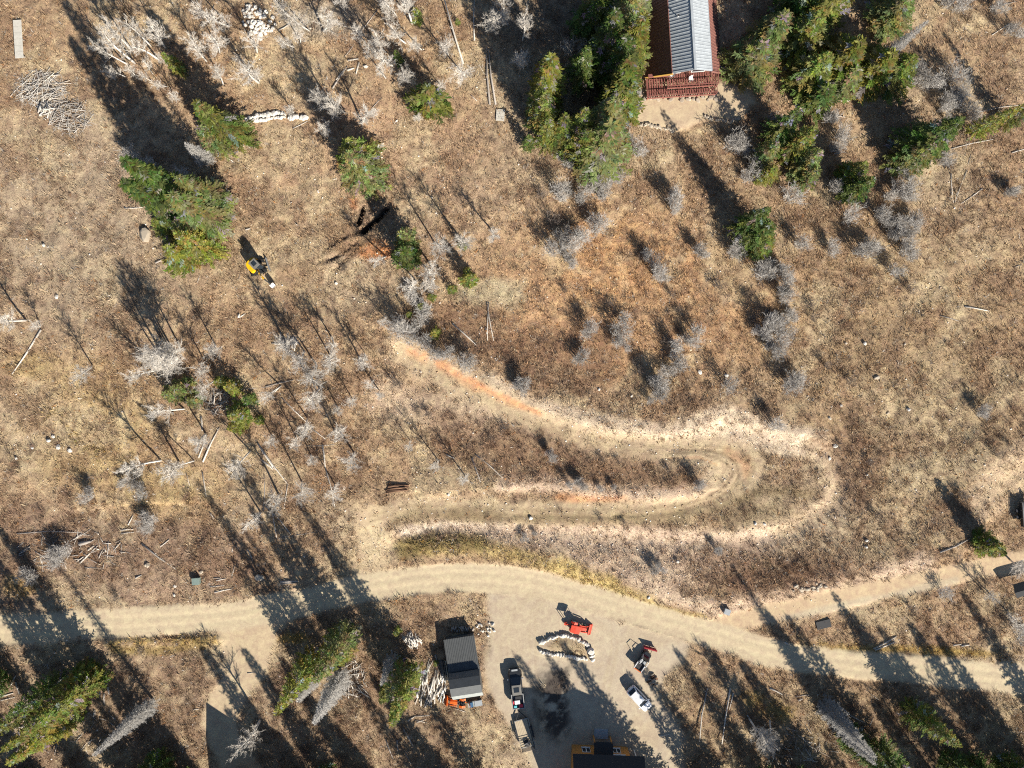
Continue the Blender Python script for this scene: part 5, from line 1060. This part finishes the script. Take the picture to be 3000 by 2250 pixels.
# yellow mini excavator
ex = empty('mini_excavator', P(757, 785), 0, 'yellow mini excavator with dark cab roof on the meadow', 'excavator', scale=1.12)
TR = math.radians(18); ca, sa = math.cos(TR), math.sin(TR)
for s_ in (-1, 1):
    o = MB().side_prism([(-1.0, .0), (.9, .0), (1.12, .16), (1.12, .34), (.9, .48), (-1.0, .48), (-1.2, .32), (-1.2, .16)], s_ * .72 - .17, s_ * .72 + .17).build('track', M['tyre'], ex, rot=(0, 0, TR))
m = MB(); bar(m, (.9, -.5, .3), (1.5, -.5, .25), .1, .12); bar(m, (.9, .5, .3), (1.5, .5, .25), .1, .12); m.box((0, 0, .4), (1.5, 1.1, .26)); m.build('undercarriage', M['blackmetal'], ex, rot=(0, 0, TR))
m = MB(); m.box((1.55, 0, .25), (.07, 1.85, .44)); m.box((1.52, 0, .49), (.16, 1.85, .05)); m.build('blade', M['steel'], ex, rot=(0, 0, TR))
UP = math.radians(-47)
hs_ = empty('upper_structure', (0, 0, .55), UP); hs_.parent = ex
MB().prism([(-1.15, -.35), (-1.0, -.72), (-.5, -.88), (.55, -.86), (.62, -.2), (.62, .86), (-.5, .88), (-1.0, .72), (-1.15, .35)], 0.0, .28).build('platform', M['blackmetal'], hs_)
MB().prism([(-1.18, -.35), (-1.02, -.75), (-.5, -.92), (.45, -.9), (.45, -.42), (-.1, -.12), (-.45, .2), (-.5, .9), (-1.02, .75), (-1.18, .35)], .28, .98).build('engine_cover', M['yellow'], hs_, bevel=.06)
cb = MB().box((.15, .35, 1.15), (1.15, 1.02, 1.75)).build('cab', M['glass'], hs_, bevel=.05)
MB().box((.13, .35, 2.05), (1.22, 1.08, .1)).build('cab_roof', M['cargrey'], hs_, bevel=.03)
MB().box((.1, .35, 2.12), (.6, .6, .04)).build('roof_hatch', M['glass'], hs_)
m = MB(); bar(m, (.6, -.1, .7), (1.5, -.1, 1.75), .2, .26); bar(m, (1.5, -.1, 1.75), (2.55, -.1, 1.85), .18, .24); m.build('boom', M['yellow'], hs_)
m = MB(); bar(m, (2.5, -.1, 1.95), (3.2, -.1, .55), .15, .2); m.build('stick', M['blackmetal'], hs_)
m = MB(); bar(m, (1.0, -.1, 1.6), (2.1, -.1, 2.05), .09, .09); m.build('cylinder', M['steel'], hs_)
b = MB().side_prism([(3.2, .5), (3.55, .1), (3.6, -.25), (3.2, -.5), (2.9, -.35), (3.0, .1)], -.4, .2); b.build('bucket', M['steel'], hs_)

# utility boxes, boards, slabs
def ubox(name, u, v, d, rz, label, mt):
    e = empty(name, P(u, v), math.radians(rz), label, 'utility box')
    MB().box((0, 0, d[2] / 2 - .1), (d[0], d[1], d[2] + .2)).build('cabinet', M[mt], e); MB().box((0, 0, d[2] + .03), (d[0] + .1, d[1] + .1, .06)).build('lid', M[mt], e)
    MB().box((0, -d[1] / 2 - .02, d[2] * .5), (d[0] * .8, .03, d[2] * .7)).build('door', M[mt], e)
ubox('utility_box', 579, 1700, (1.05, .95, .75), 4, 'grey-green utility box above the road', 'greenbox')
ubox('utility_box', 2127, 1789, (.85, .8, .7), -20, 'grey utility box where the side road forks', 'greybox')
ubox('culvert_box', 2411, 1828, (2.2, 1.15, .22), 14, 'low flat dark lid box beside the road fork', 'blackmetal')
bd = empty('board_platform', P(60, 119), math.radians(3.5), 'long pale board platform standing above the brush pile', 'platform')
for i in range(6): MB().box((0, -2.45 + .98 * i, .5), (1.25, .95, .07)).build('board', M['boardwood'], bd)
m = MB(); [bar(m, (x_, -2.8, .4), (x_, 2.85, .4), .1, .14) for x_ in (-.5, .5)]; [m.box((x_, y_, .15), (.12, .12, .5)) for x_ in (-.5, .5) for y_ in (-2.6, 0, 2.6)]; m.build('frame', M['loggrey'], bd)
pt = empty('wooden_pallet', P(1466, 338), math.radians(-4), 'pale wooden pallet lying beside the shady grove', 'pallet')
for i in range(5): MB().box((0, -.72 + .36 * i, .14), (1.3, .33, .04)).build('slat', M['boardwood'], pt)
for x_ in (-.55, 0, .55): MB().box((x_, 0, .05), (.1, 1.8, .12)).build('bearer', M['loggrey'], pt)
sb = empty('steel_trailer', P(2998, 1503), math.radians(94), 'dark steel trailer with grey rails at the slope edge', 'trailer')
MB().box((0, 0, .75), (3.9, 2.0, .14)).build('deck', M['blackmetal'], sb); m = MB(); [bar(m, (-1.9, y_, 1.35), (1.9, y_, 1.35), .08, .08) for y_ in (-.95, .95)]; [m.box((x_, y_, 1.05), (.07, .07, .6)) for x_ in (-1.9, -.6, .6, 1.9) for y_ in (-.95, .95)]; m.build('rails', M['steel'], sb)
for s_ in (-1, 1): MB().box((0, s_ * .95, 1.0), (3.9, .05, .4)).build('side_panel', M['blackmetal'], sb)
for x_ in (-.5, .5):
    for y_ in (-1.15, 1.15): wheel(sb, x_, y_, .36, .22)
cv = empty('dark_canvas_shelter', P(2985, 1712), math.radians(16), 'dark brown canvas shelter roof beside the side road', 'shelter')
for s_ in (-1, 1): MB().slab([(-2.4, 0, 2.3), (2.6, 0, 2.3), (2.3, s_ * 1.1, 1.8), (-2.0, s_ * 1.1, 1.8)][::s_], .04).build('roof_panel', M['blackroof'], cv)
for x_ in (-1.9, 2.1):
    for y_ in (-.95, .95): MB().box((x_, y_, .8), (.08, .08, 2.1)).build('pole', M['loggrey'], cv)
# ------------------------------------------------------------------ fallen logs, brush and wood piles
def log(u0, v0, u1, v1, r=.13, m='logpale', raise1=0.0, name='fallen_log', par=None):
    a, b = P(u0, v0), P(u1, v1); a.z += r * .6; b.z += r * .5 + raise1; L = (b - a).length
    mid = a.lerp(b, .5) + Vector((R.uniform(-.03, .03), R.uniform(-.03, .03), 0)) * L
    mid.z = max(float(hz(mid.x, mid.y)) + r * .4, (a.z + b.z) / 2 - .1)
    mb = MB().tube([Vector(), mid - a, b - a], [r, r * .85, r * .5], 8)
    if L > 5:
        for _ in range(5):
            t = R.uniform(.4, .95); q = (mid - a).lerp(b - a, t * 2 - 1) if t > .5 else (mid - a) * (t * 2); d = (b - a).normalized(); s_ = Vector((-d.y, d.x, .3)) * R.choice((-1, 1))
            mb.tube([q, q + (d * .5 + s_ * .6) * R.uniform(.5, 1.1)], [r * .25, .01], 4)
    o = mb.build(name, M[m], None, True); o.location = a
    kind = {'logpale': 'pale', 'loggrey': 'grey', 'logbrown': 'brown'}[m]
    tag(o, ('long ' if L > 5 else 'short ' if L < 2.2 else '') + kind + ' fallen trunk lying ' + where(u0, v0), 'log', 'fallen trunks ' + where(u0, v0))
    return o
def ZL(ou, ov, rows, m='logpale', r=.12):
    for q in rows:
        a, b, c, d = q[:4]; log(a / K + ou, b / K + ov, c / K + ou, d / K + ov, q[4] if len(q) > 4 else r, q[5] if len(q) > 5 else m, q[6] if len(q) > 6 else 0)
ZL(750, 0, [(1680, 520, 1525, 0, .16, 'logpale', .8), (1770, 330, 1768, 0), (1895, 850, 1868, 380, .15, 'loggrey'), (1942, 850, 1885, 400, .15, 'loggrey'), (620, 720, 740, 540, .13, 'loggrey'), (650, 650, 722, 556, .13), (745, 492, 835, 478, .15), (836, 508, 810, 602, .15), (740, 572, 798, 552, .15), (850, 260, 1000, 60, .09, 'loggrey'), (180, 250, 270, 195, .1), (300, 1040, 420, 980, .08), (1740, 770, 1790, 820, .07), (940, 880, 1020, 790, .06, 'loggrey'), (1780, 480, 1850, 600, .06), (720, 460, 800, 350, .07, 'loggrey')])
ZL(0, 0, [(1700, 190, 1735, 40, .09), (1640, 260, 1650, 350, .06), (1890, 1310, 1790, 1240, .08), (1960, 1165, 2065, 1195, .08), (1570, 1225, 1680, 1150, .06)])
ZL(0, 550, [(335, 1150, 100, 1510, .15), (1830, 410, 1740, 350, .08), (1700, 440, 1830, 405, .06), (1230, 290, 1340, 310, .10), (1010, 165, 1160, 160, .11), (1940, 1050, 1990, 1020, .12), (1990, 340, 2030, 330, .14), (1260, 610, 1340, 570, .14, 'loggrey'), (1600, 770, 1620, 700, .05)])
ZL(750, 550, [(1590, 1100, 1790, 1280, .13), (1870, 930, 1925, 1240, .11), (1885, 930, 1875, 1240, .10), (1860, 1130, 1875, 1200, .09), (130, 1260, 210, 1270, .13), (80, 1610, 310, 1555, .12, 'loggrey'), (150, 1655, 205, 1600, .12)])
ZL(0, 1100, [(140, 1280, 700, 1275, .10, 'loggrey'), (570, 1345, 705, 1268, .12), (650, 1520, 792, 1378, .13), (715, 1415, 765, 1378, .13), (650, 1362, 738, 1342, .34, 'loggrey'), (1150, 1360, 1430, 1570, .14), (1300, 1385, 1372, 1328, .10), (985, 1362, 983, 1445, .10, 'loggrey'), (880, 1340, 868, 1490, .09, 'loggrey'), (1645, 700, 1778, 422, .14), (1610, 665, 1680, 482, .12), (1640, 780, 1672, 980, .11), (2090, 550, 2212, 740, .13), (2115, 680, 2212, 760, .10), (1040, 1210, 1080, 1130, .10), (980, 1252, 1082, 1245, .11), (985, 1280, 1085, 1270, .09), (1630, 330, 1640, 450, .16), (1790, 140, 2212, 90, .08, 'loggrey'), (1510, 790, 1535, 890, .07), (1880, 1430, 1890, 1380, .07), (2000, 1400, 2050, 1500, .08), (1700, 1110, 1735, 1160, .1), (1960, 1250, 2110, 1105, .09), (2140, 800, 2130, 1120, .07, 'loggrey'), (400, 1420, 480, 1300, .08, 'loggrey'), (1880, 1620, 1900, 1540, .1, 'loggrey'), (1730, 1640, 1800, 1640, .1, 'loggrey')])
ZL(750, 1100, [(210, 180, 410, 378, .12), (455, 430, 558, 512, .10), (15, 545, 262, 885, .13), (258, 880, 228, 1080, .09), (45, 680, 165, 765, .09), (540, 560, 562, 745, .16), (562, 745, 640, 1062, .12), (80, 1055, 300, 1312, .11), (130, 1080, 168, 1312, .09), (1750, 670, 1850, 960, .14), (1780, 640, 2000, 832, .09), (1540, 640, 1612, 672, .12), (400, 570, 640, 560, .07), (640, 540, 700, 490, .07), (200, 1310, 480, 1270, .08, 'loggrey')])
ZL(2200, 1100, [(1530, 1430, 1772, 1320, .15, 'loggrey')])
ZL(2200, 550, [(1730, 962, 1930, 1000, .12), (1530, 1035, 1680, 1080, .08, 'loggrey'), (2140, 640, 2200, 620, .07, 'loggrey'), (1610, 10, 1640, 120, .07)])
ZL(2200, 0, [(1830, 912, 2212, 850, .11, 'loggrey'), (1620, 1205, 1960, 1130, .10), (1745, 1380, 1650, 1640, .10), (1618, 1405, 1632, 1585, .11), (1870, 1530, 1700, 1650, .09), (2110, 1238, 2212, 1210, .11), (680, 820, 805, 818, .16), (700, 940, 760, 950, .12), (520, 870, 600, 880, .13), (1950, 285, 2100, 190, .07), (2020, 40, 2140, 15, .09, 'loggrey'), (1750, 1020, 1745, 1200, .06, 'loggrey'), (1780, 1250, 1760, 1330, .06)])
ZL(2200, 1650, [(990, 692, 1180, 588, .14), (1005, 702, 1160, 640, .13), (1635, 662, 1700, 656, .15), (1702, 668, 1770, 660, .15), (150, 1010, 252, 1062, .16), (710, 1160, 800, 1222, .12), (800, 1230, 920, 1290, .09), (270, 640, 310, 658, .14), (960, 1050, 1040, 1110, .06), (380, 1110, 420, 1095, .16), (1230, 1470, 1400, 1420, .1, 'logbrown'), (440, 1500, 520, 1620, .09), (420, 1600, 540, 1560, .08), (480, 1530, 480, 1640, .07), (360, 1080, 480, 1065, .1, 'loggrey'), (960, 1320, 990, 1250, .08)])
ZL(1450, 1650, [(1720, 1010, 1650, 1430, .13, 'logpale', .5), (1905, 1010, 1830, 1450, .13, 'logpale', .5), (1930, 1050, 1895, 1190, .11), (2040, 1230, 2070, 1260, .1), (1330, 1400, 1420, 1385, .12)])
ZL(750, 1650, [(1190, 1330, 1270, 1475, .14, 'loggrey'), (1050, 1420, 1112, 1585, .12, 'loggrey'), (1145, 1430, 1150, 1520, .15, 'loggrey'), (1230, 1275, 1290, 1238, .14), (1290, 1235, 1410, 1232, .1), (1290, 1270, 1385, 1292, .1), (1300, 1290, 1380, 1262, .09), (640, 1020, 830, 1082, .13), (700, 1055, 820, 1075, .12), (790, 1000, 920, 1085, .14), (830, 985, 915, 1065, .1), (670, 870, 740, 810, .07), (200, 150, 345, 145, .2, 'loggrey'), (200, 165, 330, 158, .14, 'loggrey'), (1170, 1130, 1300, 1060, .08), (1095, 700, 1115, 745, .12), (1450, 740, 1480, 830, .13, 'loggrey'), (1210, 1540, 1260, 1640, .08, 'loggrey'), (1590, 1170, 1700, 1205, .08)])
ZL(0, 1650, [(1740, 235, 1890, 205, .12), (1750, 140, 1830, 125, .1), (1700, 190, 1820, 180, .09), (530, 1040, 650, 965, .12, 'loggrey'), (90, 985, 130, 910, .13), (130, 960, 160, 1060, .13), (845, 1050, 848, 1140, .16, 'loggrey'), (870, 970, 885, 1060, .16, 'loggrey'), (760, 1240, 765, 1185, .14), (0, 1080, 110, 1050, .13), (10, 1110, 120, 1085, .1), (0, 1060, 60, 1020, .1), (1100, 120, 1150, 95, .14), (2005, 890, 2055, 885, .07), (1565, 1185, 1610, 1180, .11)])

def pile(name, label, cat, c, n, ru, rv, L0, L1, r0, r1, mats, ang=None, spread=3.14, hmax=.5, part='stick', twigs=0):
    p0 = P(*c); e = empty(name, p0, 0, label, cat)
    proto = [MB().tube([(-.5, 0, 0), (0, R.uniform(-.03, .03), R.uniform(-.02, .02)), (.5, 0, 0)], [1, .9, .7], 6) for _ in range(1)]
    meshes = []
    for mt in mats:
        for k_ in range(3):
            m = MB(); bend = R.uniform(-.05, .05)
            m.tube([(-.5, 0, 0), (0, bend, R.uniform(0, .03)), (.5, 0, 0)], [.05, .045, .03], 6); meshes.append(m.mesh(part, M[mt], True))
    for i in range(n):
        t, a = math.sqrt(R.random()), R.uniform(0, 6.28); u, v = c[0] + ru * t * math.cos(a), c[1] + rv * t * math.sin(a)
        p = P(u, v); L = R.uniform(L0, L1); r = R.uniform(r0, r1)
        rz = (R.uniform(0, 6.28) if ang is None else math.radians(ang) + R.uniform(-spread, spread))
        ob(part, R.choice(meshes), e, p - p0 + Vector((0, 0, r + hmax * (1 - t) * R.random())), (0, R.uniform(-.12, .12), rz), (L, r / .05, r / .05))
    if twigs:
        out = [[], []]
        for i in range(twigs):
            t, a = math.sqrt(R.random()) * 1.1, R.uniform(0, 6.28); q = P(c[0] + ru * t * math.cos(a), c[1] + rv * t * math.sin(a)) - p0 + Vector((0, 0, R.uniform(.02, hmax * .8 * max(.2, 1 - t))))
            b = R.uniform(0, 6.28); d = Vector((math.cos(b), math.sin(b), R.uniform(-.2, .3))) * R.uniform(.3, .9); blade(out, q, q + d, .02)
        o = ob('loose_twigs', finish('loose_twigs', out, M['stick']), e); o['kind'] = 'stuff'
    return e
pile('brush_pile', 'wide heap of grey sticks and branches on the meadow', 'brush pile', (118, 258), 150, 72, 50, 1.2, 3.2, .025, .06, ['stick', 'logpale'], None, 3.14, .7, 'branch', 900)
pile('brush_pile', 'grey branch heap trailing into the deep tree shadow', 'brush pile', (205, 340), 110, 62, 52, 1.2, 3.0, .025, .06, ['stick', 'loggrey'], 30, 1.2, .7, 'branch', 700)
pile('brush_pile', 'tangle of thick pale roots and stumps by the brush heap', 'brush pile', (133, 318), 26, 22, 18, .8, 2.0, .06, .12, ['logpale', 'stick'], None, 3.14, .8, 'root', 200)
pile('log_stack', 'neat stack of brown logs beside the driveway apron', 'log stack', (1164, 1430), 9, 6, 10, 2.8, 3.5, .12, .16, ['logbrown'], 5, .06, .35, 'log')
pile('firewood_pile', 'pile of long split poles lying beside the grey shed', 'wood pile', (1252, 1998), 60, 40, 52, 1.0, 3.6, .05, .12, ['logpale', 'boardwood', 'stick'], 82, .35, .6, 'pole', 300)
pile('firewood_pile', 'heap of pale split firewood behind the grey shed', 'wood pile', (1207, 1872), 50, 24, 20, .6, 1.6, .06, .11, ['logpale', 'stick'], 110, .5, .6, 'billet', 100)
pile('firewood_pile', 'scrap timber leaning along the shed side', 'wood pile', (1296, 2008), 30, 12, 40, .8, 2.4, .05, .1, ['logpale', 'whitepaint', 'greybox'], 75, .4, .5, 'plank', 0)
pile('firewood_pile', 'row of grey split wood in the shed shadow', 'wood pile', (1352, 1842), 34, 36, 6, .4, .7, .09, .14, ['loggrey'], 100, .4, .4, 'billet', 0)
pile('firewood_pile', 'round of cut reddish logs at the yard edge', 'wood pile', (1912, 1992), 26, 12, 18, .5, .9, .1, .16, ['logbrown', 'rocktan'], 20, .8, .4, 'billet', 0)
pile('slash_pile', 'scattered sawn slash and chips below the road', 'slash', (1030, 1990), 50, 40, 60, .6, 1.8, .04, .09, ['logpale', 'loggrey'], None, 3.14, .3, 'stick', 300)
pile('slash_pile', 'loose slash sticks strewn above the road', 'slash', (220, 1610), 70, 170, 60, .7, 2.2, .03, .08, ['loggrey', 'logpale', 'stick'], None, 3.14, .15, 'stick', 500)
pile('slash_pile', 'dark slash and broken branches below the yard house', 'slash', (2330, 2190), 60, 120, 60, .7, 2.4, .03, .08, ['loggrey', 'logpale'], 120, 1.0, .3, 'stick', 400)
pile('slash_pile', 'broken branch slash under the spruces by the spur', 'slash', (180, 2130), 60, 170, 80, .7, 2.2, .03, .08, ['loggrey', 'logpale'], None, 3.14, .2, 'stick', 400)
pile('slash_pile', 'branch litter heap by the trench', 'slash', (843, 1000), 30, 28, 18, .8, 2.0, .04, .08, ['stick', 'logpale'], 100, .8, .3, 'stick', 150)
pile('slash_pile', 'upturned root mass between two green trees', 'slash', (640, 1180), 44, 36, 36, .8, 2.6, .04, .1, ['loggrey', 'logbrown', 'logpale'], 40, 1.2, .8, 'root', 300)
# green trees around the upturned roots
for u, v, h, r, p in ((690, 1135, 3.5, 1.6, 3), (655, 1120, 3, 1.2, 0), (715, 1215, 4.5, 1.9, 0), (740, 1170, 3.5, 1.3, 2), (700, 1250, 3.5, 1.5, 3), (555, 1140, 5, 2.2, 1), (520, 1155, 4, 1.8, 1), (580, 1175, 3, 1.5, 1), (765, 1230, 2.5, .9, 0)):
    conifer(u, v, h * HS, r * HS, p)
